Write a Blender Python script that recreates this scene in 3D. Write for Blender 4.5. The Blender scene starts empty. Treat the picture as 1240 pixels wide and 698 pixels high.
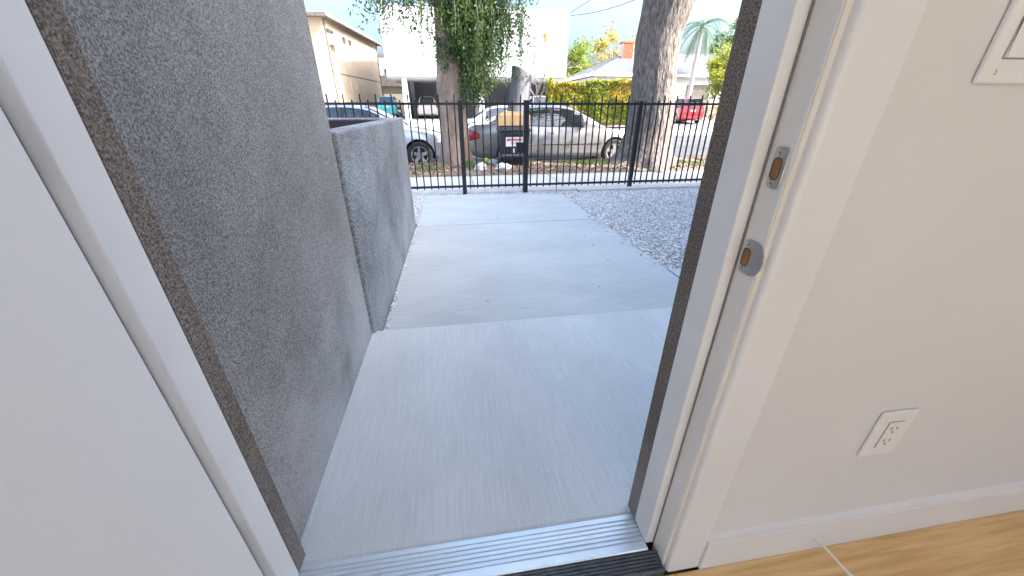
import bpy, bmesh, math, random
import numpy as np
from mathutils import Vector, Matrix, noise as mnoise
R = math.radians
random.seed(7)
rng = np.random.default_rng(11)
S = bpy.context.scene
COL = S.collection

# ------------------------------------------------------------------ camera
CAM_H, PITCH, YAW, FPX = 1.07, R(26.46), R(8.56), 440.0
cd = bpy.data.cameras.new('camera')
cam = bpy.data.objects.new('camera', cd)
COL.objects.link(cam)
cam.location = (0, 0, CAM_H)
cam.rotation_euler = (math.pi / 2 - PITCH, 0, -YAW)
cd.sensor_fit = 'HORIZONTAL'
cd.sensor_width = 36
cd.lens = 36 * FPX / 1240
cd.clip_start = 0.02
cd.clip_end = 3000
S.camera = cam

# ------------------------------------------------------------------ sky, sun, exposure
SUN_AZ, SUN_EL = R(114), R(40)          # azimuth clockwise from +Y, elevation
w = bpy.data.worlds.new('World')
S.world = w
w.use_nodes = True
nt = w.node_tree
sky = nt.nodes.new('ShaderNodeTexSky')
sky.sky_type = 'NISHITA'
sky.sun_disc = False
sky.sun_elevation = SUN_EL
sky.sun_rotation = SUN_AZ
sky.air_density = 1.3
sky.dust_density = 10.0      # hazy city air
sky.ozone_density = 7.2
bg = nt.nodes['Background']
bg.inputs['Strength'].default_value = 0.15
nt.links.new(sky.outputs[0], bg.inputs['Color'])
sd = bpy.data.lights.new('sun', 'SUN')
sd.energy = 2.0
sd.angle = R(0.5)
sd.color = (1.0, 0.965, 0.91)
sun = bpy.data.objects.new('sun', sd)
COL.objects.link(sun)
sv = Vector((math.sin(SUN_AZ) * math.cos(SUN_EL), math.cos(SUN_AZ) * math.cos(SUN_EL), math.sin(SUN_EL)))
sun.rotation_euler = (-sv).to_track_quat('-Z', 'Y').to_euler()
sun.location = (20, -10, 20)
S.view_settings.view_transform = 'Standard'
S.view_settings.look = 'None'
S.view_settings.gamma = 1
S.view_settings.use_curve_mapping = False
S.view_settings.exposure = 2.7
S.render.engine = 'CYCLES'
S.cycles.max_bounces = 10
S.cycles.diffuse_bounces = 6
S.cycles.transparent_max_bounces = 12

# ------------------------------------------------------------------ photo pixel -> point (distance always given by what it stands on)
def ray(px, py):
    x, y = px - 620, py - 349
    dn = y * math.cos(PITCH) + FPX * math.sin(PITCH)
    fw = FPX * math.cos(PITCH) - y * math.sin(PITCH)
    return Vector((x * math.cos(YAW) + fw * math.sin(YAW), -x * math.sin(YAW) + fw * math.cos(YAW), -dn))
EYE = Vector((0, 0, CAM_H))
def aty(px, py, Y):
    r = ray(px, py); return EYE + r * (Y / r.y)
def atx(px, py, X):
    r = ray(px, py); return EYE + r * (X / r.x)
def hit(px, py, p0, n):
    r = ray(px, py); p0 = Vector(p0); n = Vector(n)
    return EYE + r * ((p0 - EYE).dot(n) / r.dot(n))

# ------------------------------------------------------------------ materials
M = {}
def mat(name, c1, c2=None, scale=5.0, detail=4, rough=0.7, metal=0.0, bump=0.0, bscale=None, bdist=0.002,
        stretch=(1, 1, 1), lo=0.35, hi=0.65, spec=0.5, c3=None, c3scale=1.5, c3lo=.55, c3hi=.75, coat=0, randv=0.0,
        rough2=None, trans=0.0, alpha=None):
    m = bpy.data.materials.new(name); m.use_nodes = True
    n = m.node_tree.nodes; L = m.node_tree.links
    b = n['Principled BSDF']
    b.inputs['Roughness'].default_value = rough
    b.inputs['Metallic'].default_value = metal
    b.inputs['Specular IOR Level'].default_value = spec
    b.inputs['Coat Weight'].default_value = coat
    b.inputs['Coat Roughness'].default_value = 0.04
    b.inputs['Base Color'].default_value = (*c1, 1)
    tc = n.new('ShaderNodeTexCoord')
    mp = n.new('ShaderNodeMapping'); mp.inputs['Scale'].default_value = stretch
    L.new(tc.outputs['Object'], mp.inputs['Vector'])
    col = None
    if c2 is not None:
        no = n.new('ShaderNodeTexNoise'); no.inputs['Scale'].default_value = scale; no.inputs['Detail'].default_value = detail
        L.new(mp.outputs[0], no.inputs['Vector'])
        cr = n.new('ShaderNodeValToRGB')
        cr.color_ramp.elements[0].position = lo; cr.color_ramp.elements[0].color = (*c1, 1)
        cr.color_ramp.elements[1].position = hi; cr.color_ramp.elements[1].color = (*c2, 1)
        L.new(no.outputs['Fac'], cr.inputs['Fac'])
        col = cr.outputs[0]
    if c3 is not None:
        n3 = n.new('ShaderNodeTexNoise'); n3.inputs['Scale'].default_value = c3scale; n3.inputs['Detail'].default_value = 6
        n3.inputs['Roughness'].default_value = 0.65
        L.new(tc.outputs['Object'], n3.inputs['Vector'])
        mr = n.new('ShaderNodeMapRange'); mr.inputs[1].default_value = c3lo; mr.inputs[2].default_value = c3hi
        L.new(n3.outputs['Fac'], mr.inputs[0])
        mx = n.new('ShaderNodeMixRGB'); mx.inputs[2].default_value = (*c3, 1)
        if col is not None: L.new(col, mx.inputs[1])
        else: mx.inputs[1].default_value = (*c1, 1)
        L.new(mr.outputs[0], mx.inputs[0])
        col = mx.outputs[0]
    if randv:
        oi = n.new('ShaderNodeObjectInfo')
        mr = n.new('ShaderNodeMapRange'); mr.inputs[3].default_value = 1 - randv; mr.inputs[4].default_value = 1 + randv
        L.new(oi.outputs['Random'], mr.inputs[0])
        hs = n.new('ShaderNodeHueSaturation')
        L.new(mr.outputs[0], hs.inputs['Value'])
        if col is not None: L.new(col, hs.inputs['Color'])
        else: hs.inputs['Color'].default_value = (*c1, 1)
        col = hs.outputs[0]
    if col is not None: L.new(col, b.inputs['Base Color'])
    if rough2 is not None:
        n4 = n.new('ShaderNodeTexNoise'); n4.inputs['Scale'].default_value = 6; n4.inputs['Detail'].default_value = 5
        L.new(tc.outputs['Object'], n4.inputs['Vector'])
        mr = n.new('ShaderNodeMapRange'); mr.inputs[3].default_value = rough; mr.inputs[4].default_value = rough2
        mr.inputs[1].default_value = .35; mr.inputs[2].default_value = .65
        L.new(n4.outputs['Fac'], mr.inputs[0]); L.new(mr.outputs[0], b.inputs['Roughness'])
    if bump:
        nb = n.new('ShaderNodeTexNoise'); nb.inputs['Scale'].default_value = bscale or scale; nb.inputs['Detail'].default_value = 3
        L.new(mp.outputs[0], nb.inputs['Vector'])
        bp = n.new('ShaderNodeBump'); bp.inputs['Strength'].default_value = bump; bp.inputs['Distance'].default_value = bdist
        L.new(nb.outputs['Fac'], bp.inputs['Height']); L.new(bp.outputs[0], b.inputs['Normal'])
    if trans:
        tl = n.new('ShaderNodeBsdfTranslucent')
        if col is not None: L.new(col, tl.inputs['Color'])
        else: tl.inputs['Color'].default_value = (*c1, 1)
        ms = n.new('ShaderNodeMixShader'); ms.inputs[0].default_value = trans
        L.new(b.outputs[0], ms.inputs[1]); L.new(tl.outputs[0], ms.inputs[2])
        L.new(ms.outputs[0], n['Material Output'].inputs['Surface'])
    M[name] = m
    return m

def stucco(name, dark, light, stain, grain=290, lo_v=.70, hi_v=1.26):
    """coarse sprayed stucco: salt and pepper grain with real relief, faint lime bloom near the foot"""
    m = bpy.data.materials.new(name); m.use_nodes = True
    n = m.node_tree.nodes; L = m.node_tree.links; b = n['Principled BSDF']
    b.inputs['Roughness'].default_value = .95; b.inputs['Specular IOR Level'].default_value = .2
    tc = n.new('ShaderNodeTexCoord')
    g = n.new('ShaderNodeTexNoise'); g.inputs['Scale'].default_value = grain; g.inputs['Detail'].default_value = 2.5
    g.inputs['Roughness'].default_value = .65
    L.new(tc.outputs['Object'], g.inputs['Vector'])
    cr = n.new('ShaderNodeValToRGB')
    cr.color_ramp.elements[0].position = .36; cr.color_ramp.elements[0].color = (*dark, 1)
    cr.color_ramp.elements[1].position = .66; cr.color_ramp.elements[1].color = (*light, 1)
    L.new(g.outputs['Fac'], cr.inputs['Fac'])
    big = n.new('ShaderNodeTexNoise'); big.inputs['Scale'].default_value = 1.9; big.inputs['Detail'].default_value = 7; big.inputs['Roughness'].default_value = .62
    L.new(tc.outputs['Object'], big.inputs['Vector'])
    mr = n.new('ShaderNodeMapRange'); mr.inputs[1].default_value = .3; mr.inputs[2].default_value = .7; mr.inputs[3].default_value = lo_v; mr.inputs[4].default_value = hi_v
    L.new(big.outputs['Fac'], mr.inputs[0])
    hs = n.new('ShaderNodeHueSaturation'); L.new(mr.outputs[0], hs.inputs['Value']); L.new(cr.outputs[0], hs.inputs['Color'])
    # lime bloom, with an outline of its own, strongest low on the wall
    sp = n.new('ShaderNodeSeparateXYZ'); L.new(tc.outputs['Object'], sp.inputs[0])
    hz = n.new('ShaderNodeMapRange'); hz.inputs[1].default_value = .62; hz.inputs[2].default_value = 0.02; hz.inputs[3].default_value = 0; hz.inputs[4].default_value = .30
    L.new(sp.outputs['Z'], hz.inputs[0])
    st = n.new('ShaderNodeTexNoise'); st.inputs['Scale'].default_value = 3.3; st.inputs['Detail'].default_value = 8; st.inputs['Roughness'].default_value = .7
    L.new(tc.outputs['Object'], st.inputs['Vector'])
    ad = n.new('ShaderNodeMath'); ad.operation = 'ADD'; L.new(hz.outputs[0], ad.inputs[0]); L.new(st.outputs['Fac'], ad.inputs[1])
    m2 = n.new('ShaderNodeMapRange'); m2.inputs[1].default_value = .58; m2.inputs[2].default_value = .90; m2.inputs[4].default_value = .55
    L.new(ad.outputs[0], m2.inputs[0])
    mx = n.new('ShaderNodeMixRGB'); mx.inputs[2].default_value = (*stain, 1)
    L.new(m2.outputs[0], mx.inputs[0]); L.new(hs.outputs[0], mx.inputs[1])
    L.new(mx.outputs[0], b.inputs['Base Color'])
    bp = n.new('ShaderNodeBump'); bp.inputs['Strength'].default_value = .75; bp.inputs['Distance'].default_value = .004
    L.new(g.outputs['Fac'], bp.inputs['Height']); L.new(bp.outputs[0], b.inputs['Normal'])
    M[name] = m

def concrete(name, base, along='Y', rough=.85):
    """broom finished concrete: fine brush lines one way, blotchy cure stains, little pits"""
    m = bpy.data.materials.new(name); m.use_nodes = True
    n = m.node_tree.nodes; L = m.node_tree.links; b = n['Principled BSDF']
    b.inputs['Roughness'].default_value = rough; b.inputs['Specular IOR Level'].default_value = .3
    tc = n.new('ShaderNodeTexCoord')
    mp = n.new('ShaderNodeMapping')
    mp.inputs['Scale'].default_value = (330, 5.5, 1) if along == 'Y' else (5, 190, 1)
    L.new(tc.outputs['Object'], mp.inputs['Vector'])
    br = n.new('ShaderNodeTexNoise'); br.inputs['Scale'].default_value = 1; br.inputs['Detail'].default_value = 3; br.inputs['Roughness'].default_value = .7
    L.new(mp.outputs[0], br.inputs['Vector'])
    bl = n.new('ShaderNodeTexNoise'); bl.inputs['Scale'].default_value = 1.3; bl.inputs['Detail'].default_value = 8; bl.inputs['Roughness'].default_value = .6
    mp2 = n.new('ShaderNodeMapping'); mp2.inputs['Scale'].default_value = (1.5, 1.1, 1) if along == 'Y' else (.8, 1.5, 1)
    L.new(tc.outputs['Object'], mp2.inputs['Vector']); L.new(mp2.outputs[0], bl.inputs['Vector'])
    def rng_(src, a, c, lo, hi):
        r = n.new('ShaderNodeMapRange'); r.inputs[1].default_value = a; r.inputs[2].default_value = c
        r.inputs[3].default_value = lo; r.inputs[4].default_value = hi; L.new(src, r.inputs[0]); return r.outputs[0]
    v1 = rng_(br.outputs['Fac'], .28, .72, .86, 1.12)
    v2 = rng_(bl.outputs['Fac'], .30, .70, .88, 1.09)
    fn = n.new('ShaderNodeTexNoise'); fn.inputs['Scale'].default_value = 320; fn.inputs['Detail'].default_value = 2
    L.new(tc.outputs['Object'], fn.inputs['Vector'])
    v3 = rng_(fn.outputs['Fac'], .3, .7, .93, 1.07)
    a = n.new('ShaderNodeMath'); a.operation = 'MULTIPLY'; L.new(v1, a.inputs[0]); L.new(v2, a.inputs[1])
    c = n.new('ShaderNodeMath'); c.operation = 'MULTIPLY'; L.new(a.outputs[0], c.inputs[0]); L.new(v3, c.inputs[1])
    vo = n.new('ShaderNodeTexVoronoi'); vo.inputs['Scale'].default_value = 9; L.new(tc.outputs['Object'], vo.inputs['Vector'])
    pit = rng_(vo.outputs['Distance'], .012, .03, .8, 1.0)
    d = n.new('ShaderNodeMath'); d.operation = 'MULTIPLY'; L.new(c.outputs[0], d.inputs[0]); L.new(pit, d.inputs[1])
    hs = n.new('ShaderNodeHueSaturation'); hs.inputs['Color'].default_value = (*base, 1); L.new(d.outputs[0], hs.inputs['Value'])
    L.new(hs.outputs[0], b.inputs['Base Color'])
    bp = n.new('ShaderNodeBump'); bp.inputs['Strength'].default_value = .45; bp.inputs['Distance'].default_value = .0025
    L.new(br.outputs['Fac'], bp.inputs['Height']); L.new(bp.outputs[0], b.inputs['Normal'])
    M[name] = m

stucco('stucco', (.14, .134, .128), (.46, .45, .435), (.52, .53, .54))
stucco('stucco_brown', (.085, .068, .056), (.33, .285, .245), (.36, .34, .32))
stucco('stucco_low', (.11, .118, .125), (.30, .315, .325), (.36, .375, .385), 95, .60, 1.36)
concrete('concrete_long', (.50, .525, .51), 'Y')
concrete('concrete_cross', (.41, .43, .415), 'X')
concrete('sidewalk', (.50, .49, .47), 'X')
mat('kerb', (.42, .41, .39), (.52, .51, .49), 8, bump=.3, bscale=90, rough=.9)
mat('wall_paint', (.70, .70, .705), (.725, .725, .73), 3, rough=.62, bump=.12, bscale=140, bdist=.001, spec=.3)
mat('trim_paint', (.745, .755, .775), (.775, .785, .805), 4, rough=.38, bump=.06, bscale=60, bdist=.001)
mat('door_paint', (.81, .82, .825), (.835, .845, .85), 2.5, rough=.42, bump=.05, bscale=45, bdist=.001)
mat('jamb_paint', (.82, .82, .81), (.78, .775, .76), 5, rough=.40, bump=.08, bscale=70, bdist=.001, c3=(.58, .54, .48), c3scale=14, c3lo=.70, c3hi=.78)
mat('raw_edge', (.70, .66, .59), (.78, .75, .70), 30, rough=.7, stretch=(1, 1, .15))
mat('gasket', (.22, .21, .20), rough=.8)
mat('plate', (.80, .80, .81), rough=.32)
mat('slot_dark', (.10, .09, .09), rough=.6)
mat('groove', (.30, .29, .29), rough=.6)
mat('steel', (.52, .51, .50), (.62, .61, .60), 60, rough=.30, metal=1.0, stretch=(1, 1, 8))
mat('bare_wood', (.30, .11, .03), (.48, .20, .06), 60, rough=.6, stretch=(1, 1, .2))
mat('aluminium', (.62, .66, .66), (.72, .76, .76), 30, rough=.34, metal=.7, stretch=(.05, 1, 1), bump=.05, bscale=80, rough2=.5, c3=(.50, .52, .53), c3scale=9, c3lo=.62, c3hi=.75)
mat('sill_dark', (.065, .08, .10), (.10, .12, .14), 30, rough=.42, metal=.4)
mat('oak', (.60, .37, .15), (.82, .59, .30), 3.0, detail=8, rough=.38, stretch=(1.2, 22, 1), randv=.10, lo=.3, hi=.7, bump=.05, bscale=6, bdist=.001)
mat('oak_sub', (.20, .12, .06), rough=.8)
mat('ceiling_paint', (.82, .81, .80), rough=.8)
mat('white_wall', (.62, .62, .62), (.58, .58, .58), 1.2, rough=.6, c3=(.54, .54, .53), c3scale=.6, c3lo=.62, c3hi=.85)
mat('joint_dark', (.30, .31, .33), rough=.9)
mat('carport_shade_grey', (.22, .24, .29), (.25, .27, .32), 1.5, rough=.8)  # bluish grey has the carport's shade mixed into the wall colour
mat('beige', (.42, .325, .225), (.46, .36, .255), 1.2, rough=.85, bump=.2, bscale=60)
mat('beige_trim', (.36, .30, .23), rough=.7)
mat('cream', (.52, .44, .33), rough=.8)
mat('shingle', (.065, .067, .073), (.115, .117, .125), 3, detail=8, rough=.9, bump=.5, bscale=18, bdist=.02, stretch=(1, 3, 3))
mat('shingle_brown', (.10, .085, .075), (.16, .135, .115), 4, rough=.9)
mat('house_white', (.50, .49, .46), (.55, .54, .51), 2, rough=.8)
mat('brick', (.30, .075, .035), (.38, .12, .06), 8, rough=.9, bump=.4, bscale=12, bdist=.02)
mat('mortar', (.45, .40, .36), rough=.9)
mat('pane', (.025, .03, .04), (.05, .06, .07), 1.5, rough=.15, spec=.4)
mat('curtain', (.55, .54, .52), rough=.9)
mat('iron', (.012, .012, .016), rough=.38, spec=.5)
mat('soil', (.14, .105, .075), (.25, .20, .15), 5, detail=9, rough=.97, bump=.7, bscale=22, bdist=.03, c3=(.14, .16, .07), c3scale=1.1, c3lo=.58, c3hi=.72)
mat('ground', (.30, .28, .24), (.40, .38, .33), .4, detail=8, rough=.95, bump=.3, bscale=3, bdist=.03)
mat('drive', (.25, .24, .225), (.32, .31, .295), .7, detail=8, rough=.9)
mat('asphalt', (.060, .058, .056), (.095, .092, .088), 2, detail=9, rough=.9, bump=.4, bscale=60, bdist=.006, c3=(.045, .045, .045), c3scale=.35, c3lo=.5, c3hi=.7)
mat('gravel_bed', (.36, .355, .34), (.52, .51, .49), 60, rough=.95, bump=.6, bscale=60, bdist=.01)
mat('gravel_a', (.54, .53, .51), (.66, .65, .62), 25, rough=.9)
mat('gravel_b', (.32, .315, .305), (.44, .43, .415), 25, rough=.9)
mat('gravel_c', (.70, .68, .64), (.78, .76, .72), 25, rough=.9)
mat('bark_pink', (.22, .145, .105), (.38, .27, .20), 7, detail=9, rough=.95, bump=.9, bscale=18, bdist=.03, stretch=(1, 1, .45), c3=(.20, .20, .13), c3scale=2.2, c3lo=.54, c3hi=.68)
mat('bark_grey', (.13, .10, .08), (.27, .225, .19), 26, detail=9, rough=.95, bump=1.0, bscale=24, bdist=.05, stretch=(1, 1, .30), lo=.38, hi=.62, c3=(.36, .19, .09), c3scale=3.0, c3lo=.60, c3hi=.72)
mat('bark_stump', (.20, .19, .20), (.29, .28, .29), 12, rough=.95, bump=.5, bscale=14, bdist=.02, stretch=(1, 1, .3))
mat('bark_palm', (.42, .37, .31), (.55, .49, .42), 8, rough=.95, bump=.6, bscale=10, bdist=.03, stretch=(1, 1, 3))
mat('twig', (.24, .20, .17), (.34, .29, .25), 9, rough=.95)
for nm, c in (('leaf_dark', (.045, .095, .025)), ('leaf_mid', (.09, .18, .03)), ('leaf_light', (.15, .22, .035)), ('leaf_blue', (.06, .11, .08)),
              ('leaf_yellow', (.52, .42, .035)), ('leaf_lime', (.26, .31, .02)), ('leaf_orange', (.48, .22, .05)), ('leaf_brown', (.20, .11, .055)),
              ('leaf_tan', (.36, .26, .16)), ('leaf_palm', (.055, .12, .045)), ('leaf_gold', (.45, .33, .12))):
    mat(nm, c, rough=.5, trans=.35 if 'brown' not in nm and 'tan' not in nm else 0)
mat('paint_silver', (.34, .322, .305), rough=.34, metal=.5, coat=1)
mat('paint_pale', (.50, .51, .52), rough=.35, metal=.45, coat=1)
mat('paint_white', (.78, .77, .76), rough=.35, coat=1)
mat('paint_red', (.60, .035, .05), rough=.32, coat=1)
mat('paint_turq', (.06, .52, .58), rough=.35, coat=1)
mat('paint_blush', (.70, .62, .60), rough=.35, coat=1)
mat('car_glass', (.022, .028, .03), rough=.03, spec=.9)
mat('car_dark', (.015, .015, .017), rough=.5)
mat('tyre', (.022, .022, .023), (.035, .035, .035), 20, rough=.85)
mat('rim', (.50, .50, .50), rough=.35, metal=.8)
mat('chrome', (.75, .75, .75), rough=.15, metal=1)
mat('tail_red', (.45, .01, .015), rough=.15, coat=1)
mat('lamp_clear', (.75, .75, .75), rough=.12, coat=1)
mat('lamp_amber', (.8, .25, .03), rough=.2)
mat('bin_black', (.022, .023, .027), (.035, .036, .04), 6, rough=.5, bump=.1, bscale=90)
mat('bin_grey', (.10, .105, .115), rough=.55)
mat('cardboard', (.50, .30, .13), (.56, .35, .17), 6, rough=.9)
mat('label_white', (.78, .77, .74), (.68, .67, .64), 20, rough=.6)
mat('label_red', (.55, .05, .04), (.68, .30, .26), 40, rough=.6, lo=.45, hi=.6)
mat('litter_white', (.80, .79, .78), rough=.7, trans=.2)
mat('litter_pink', (.75, .48, .46), rough=.7)
mat('lemon', (.72, .60, .03), rough=.5)
mat('recess_dark', (.018, .012, .018), rough=.8)
mat('wire', (.03, .03, .035), rough=.6)
mat('pole_wood', (.14, .10, .07), (.22, .16, .11), 8, rough=.9, stretch=(1, 1, .1))

# ------------------------------------------------------------------ mesh helpers
ORG = {}
class MB:
    def __init__(s): s.v = []; s.f = []; s.m = []
    def box(s, x0, x1, y0, y1, z0, z1, mi=0):
        b = len(s.v)
        s.v += [(x0, y0, z0), (x1, y0, z0), (x1, y1, z0), (x0, y1, z0), (x0, y0, z1), (x1, y0, z1), (x1, y1, z1), (x0, y1, z1)]
        for q in ((0, 3, 2, 1), (4, 5, 6, 7), (0, 1, 5, 4), (1, 2, 6, 5), (2, 3, 7, 6), (3, 0, 4, 7)):
            s.f.append(tuple(b + i for i in q)); s.m.append(mi)
        return s
    def quad(s, pts, mi=0):
        b = len(s.v); s.v += [tuple(p) for p in pts]; s.f.append(tuple(range(b, b + len(pts)))); s.m.append(mi); return s
    def grid(s, rows, mi=0, close=False):
        b = len(s.v); n = len(rows[0])
        for r in rows: s.v += [tuple(p) for p in r]
        for i in range(len(rows) - 1):
            for j in range(n if close else n - 1):
                k = (j + 1) % n
                s.f.append((b + i * n + j, b + i * n + k, b + (i + 1) * n + k, b + (i + 1) * n + j)); s.m.append(mi)
        return b
    def tube(s, pts, rads, seg=8, mi=0, caps=True, wob=0, seed=0):
        pts = [Vector(p) for p in pts]
        if not hasattr(rads, '__len__'): rads = [rads] * len(pts)
        rows = []; up = Vector((0.13, 0.91, 0.37)).normalized()
        for i, p in enumerate(pts):
            d = (pts[min(i + 1, len(pts) - 1)] - pts[max(i - 1, 0)]).normalized()
            a = d.cross(up)
            if a.length < .05: a = d.cross(Vector((1, 0, 0)))
            a.normalize(); c = d.cross(a)
            row = []
            for k in range(seg):
                t = 2 * math.pi * k / seg
                q = a * math.cos(t) + c * math.sin(t)
                rr = rads[i]
                if wob: rr *= 1 + wob * mnoise.noise((p + q * rads[i]) * 2.2 + Vector((seed, seed, 0)))
                row.append(p + q * rr)
            rows.append(row)
        b = s.grid(rows, mi, True)
        if caps:
            s.f.append(tuple(b + k for k in range(seg - 1, -1, -1))); s.m.append(mi)
            e = b + (len(pts) - 1) * seg
            s.f.append(tuple(e + k for k in range(seg))); s.m.append(mi)
        return s
    def prism(s, poly, axis, a0, a1, mi=0):
        """extrude a 2-D outline along axis; outline in the two other axes in order"""
        def P(p, a):
            return (a, p[0], p[1]) if axis == 'x' else ((p[0], a, p[1]) if axis == 'y' else (p[0], p[1], a))
        b = len(s.v); n = len(poly)
        s.v += [P(p, a0) for p in poly] + [P(p, a1) for p in poly]
        s.f.append(tuple(range(b, b + n))); s.m.append(mi)
        s.f.append(tuple(range(b + 2 * n - 1, b + n - 1, -1))); s.m.append(mi)
        for i in range(n):
            j = (i + 1) % n
            s.f.append((b + i, b + n + i, b + n + j, b + j)); s.m.append(mi)
        return s
    def build(s, name, mats, parent=None, smooth=False, bevel=0, seg=2, origin=None, fixn=True, kind=None):
        me = bpy.data.meshes.new(name)
        o0 = Vector(origin) if origin is not None else (ORG[parent.name] if parent is not None else Vector((0, 0, 0)))
        me.from_pydata([(v[0] - o0.x, v[1] - o0.y, v[2] - o0.z) for v in s.v], [], s.f)
        if isinstance(mats, str): mats = [mats]
        for k in mats: me.materials.append(M[k])
        if len(mats) > 1: me.polygons.foreach_set('material_index', s.m)
        if fixn:
            bm = bmesh.new(); bm.from_mesh(me); bmesh.ops.recalc_face_normals(bm, faces=bm.faces); bm.to_mesh(me); bm.free()
        if smooth: me.polygons.foreach_set('use_smooth', [True] * len(me.polygons))
        me.update()
        ob = bpy.data.objects.new(name, me); COL.objects.link(ob)
        if parent is not None: ob.parent = parent
        else: ob.location = o0
        ORG[ob.name] = o0
        if bevel:
            md = ob.modifiers.new('bevel', 'BEVEL'); md.width = bevel; md.segments = seg; md.limit_method = 'ANGLE'; md.angle_limit = R(35)
        if kind: ob['kind'] = kind
        return ob

def tag(o, label, cat, group=None):
    o['label'] = label; o['category'] = cat
    if group: o['group'] = group
    return o
def thing(name, label, cat, loc, group=None):
    o = bpy.data.objects.new(name, None); COL.objects.link(o); o.location = loc; o.empty_display_size = .1
    ORG[o.name] = Vector(loc)
    return tag(o, label, cat, group)
def struct(name, loc=(0, 0, 0)):
    o = bpy.data.objects.new(name, None); COL.objects.link(o); o.location = loc; o['kind'] = 'structure'
    ORG[o.name] = Vector(loc); return o
def box(name, m, parent, *a, bevel=0, **k):
    return MB().box(*a).build(name, m, parent, bevel=bevel, **k)

def leaves_mesh(name, P, D, length, width, mats, parent=None, probs=None, origin=None, kind=None, jit=.35, fold=True):
    """many leaf faces: P centres, D directions (n x 3); each leaf a folded diamond"""
    n = len(P); P = np.asarray(P, float); D = np.asarray(D, float)
    o0 = np.array(origin if origin is not None else (ORG[parent.name] if parent is not None else (0, 0, 0)), float)
    D = D + rng.normal(0, jit, (n, 3)); D /= np.linalg.norm(D, axis=1)[:, None] + 1e-9
    r = rng.normal(0, 1, (n, 3)); s = np.cross(D, r); s /= np.linalg.norm(s, axis=1)[:, None] + 1e-9
    l = (length * rng.uniform(.7, 1.3, n))[:, None]; wd = (width * rng.uniform(.7, 1.3, n))[:, None]
    nn = np.cross(D, s)
    V = np.empty((n, 4, 3)); V[:, 0] = P - D * l / 2; V[:, 2] = P + D * l / 2
    V[:, 1] = P + s * wd / 2 + nn * wd * .15; V[:, 3] = P - s * wd / 2 + nn * wd * .15
    V = (V - o0).reshape(-1, 3)
    me = bpy.data.meshes.new(name)
    me.vertices.add(4 * n); me.vertices.foreach_set('co', V.ravel())
    me.loops.add(4 * n); me.loops.foreach_set('vertex_index', np.arange(4 * n))
    me.polygons.add(n); me.polygons.foreach_set('loop_start', np.arange(0, 4 * n, 4)); me.polygons.foreach_set('loop_total', np.full(n, 4))
    for k in mats: me.materials.append(M[k])
    me.polygons.foreach_set('material_index', rng.choice(len(mats), n, p=probs).astype(np.int32))
    me.update(calc_edges=True)
    ob = bpy.data.objects.new(name, me); COL.objects.link(ob)
    if parent is not None: ob.parent = parent
    else: ob.location = o0
    if kind: ob['kind'] = kind
    ORG[ob.name] = Vector(o0)
    return ob

# window helper on vertical faces
def window(parent, plane, p_lo, p_hi, rot_dir, name='window', frame='beige_trim', glass='pane', out=None, curtain=False):
    """plane: (origin, u unit along wall, n outward). p_lo,p_hi: (u,z)"""
    o, u, n_ = plane
    (u0, z0), (u1, z1) = p_lo, p_hi
    def P_(uu, zz, off): return tuple(Vector(o) + Vector(u) * uu + Vector(n_) * off + Vector((0, 0, zz - Vector(o).z)))
    f = MB()
    t_ = .06
    for a, b_, c_, d_ in ((u0 - t_, u0, z0 - t_, z1 + t_), (u1, u1 + t_, z0 - t_, z1 + t_), (u0, u1, z1, z1 + t_), (u0, u1, z0 - t_, z0), ((u0 + u1) / 2 - .02, (u0 + u1) / 2 + .02, z0, z1)):
        bq = len(f.v)
        f.v += [P_(a, c_, .003), P_(b_, c_, .003), P_(b_, d_, .003), P_(a, d_, .003), P_(a, c_, .05), P_(b_, c_, .05), P_(b_, d_, .05), P_(a, d_, .05)]
        for q in ((0, 3, 2, 1), (4, 5, 6, 7), (0, 1, 5, 4), (1, 2, 6, 5), (2, 3, 7, 6), (3, 0, 4, 7)): f.f.append(tuple(bq + i for i in q)); f.m.append(0)
    fo2 = f.build(name, frame, parent)
    g2 = MB(); g2.quad([P_(u0, z0, .012), P_(u1, z0, .012), P_(u1, z1, .012), P_(u0, z1, .012)]); g2.build('pane', glass, fo2)
    return fo2
# ================================================================== THE GROUND
def zg(Y):                                     # height of the land along the depth axis
    return float(np.interp(Y, [-400, 5.5, 5.7, 7.4, 7.5, 9.2, 9.35, 19.4, 19.6, 21.5, 32, 45, 120, 900],
                           [-.17, -.17, -.18, -.18, -.20, -.20, -.38, -.38, -.26, -.24, .10, .30, .6, .6]))
g = MB()
ys = [-400, -60, -10, 0, 5.5, 5.7, 7.4, 7.5, 9.2, 9.35, 14, 19.4, 19.6, 21.5, 26, 32, 38, 45, 70, 120, 300, 900]
xs = [-900, -200, -60, -20, -8, 0, 8, 20, 60, 200, 900]
g.grid([[(x, y, zg(y)) for x in xs] for y in ys])
g.build('ground', 'ground', kind='structure')

# street, kerbs
box('street', 'asphalt', None, -220, 220, 9.34, 19.42, -.34, -.30, kind='structure')
box('kerb_near', 'kerb', None, -220, 220, 9.18, 9.335, -.36, -.15, bevel=.02, kind='structure')
box('kerb_far', 'kerb', None, -220, 220, 19.425, 19.58, -.36, -.16, bevel=.02, kind='structure')
# far sidewalk and driveways
sw = struct('far_sidewalk', (0, 20.3, -.2))
for i in range(-14, 22):
    box('slab', 'sidewalk', sw, i * 1.8, i * 1.8 + 1.785, 19.585, 21.1, -.24, -.165)
def drive(x0, x1, y0, y1):
    m = MB(); N = 14
    rows = [[(x, y, zg(y) + .03) for x in (x0, x1)] for y in np.linspace(y0, y1, N)]
    m.grid(rows); return m.build('driveway', 'drive', kind='structure')
drive(-6.6, 7.6, 21.12, 44)
drive(12.6, 24.5, 21.12, 33.8)

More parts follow.
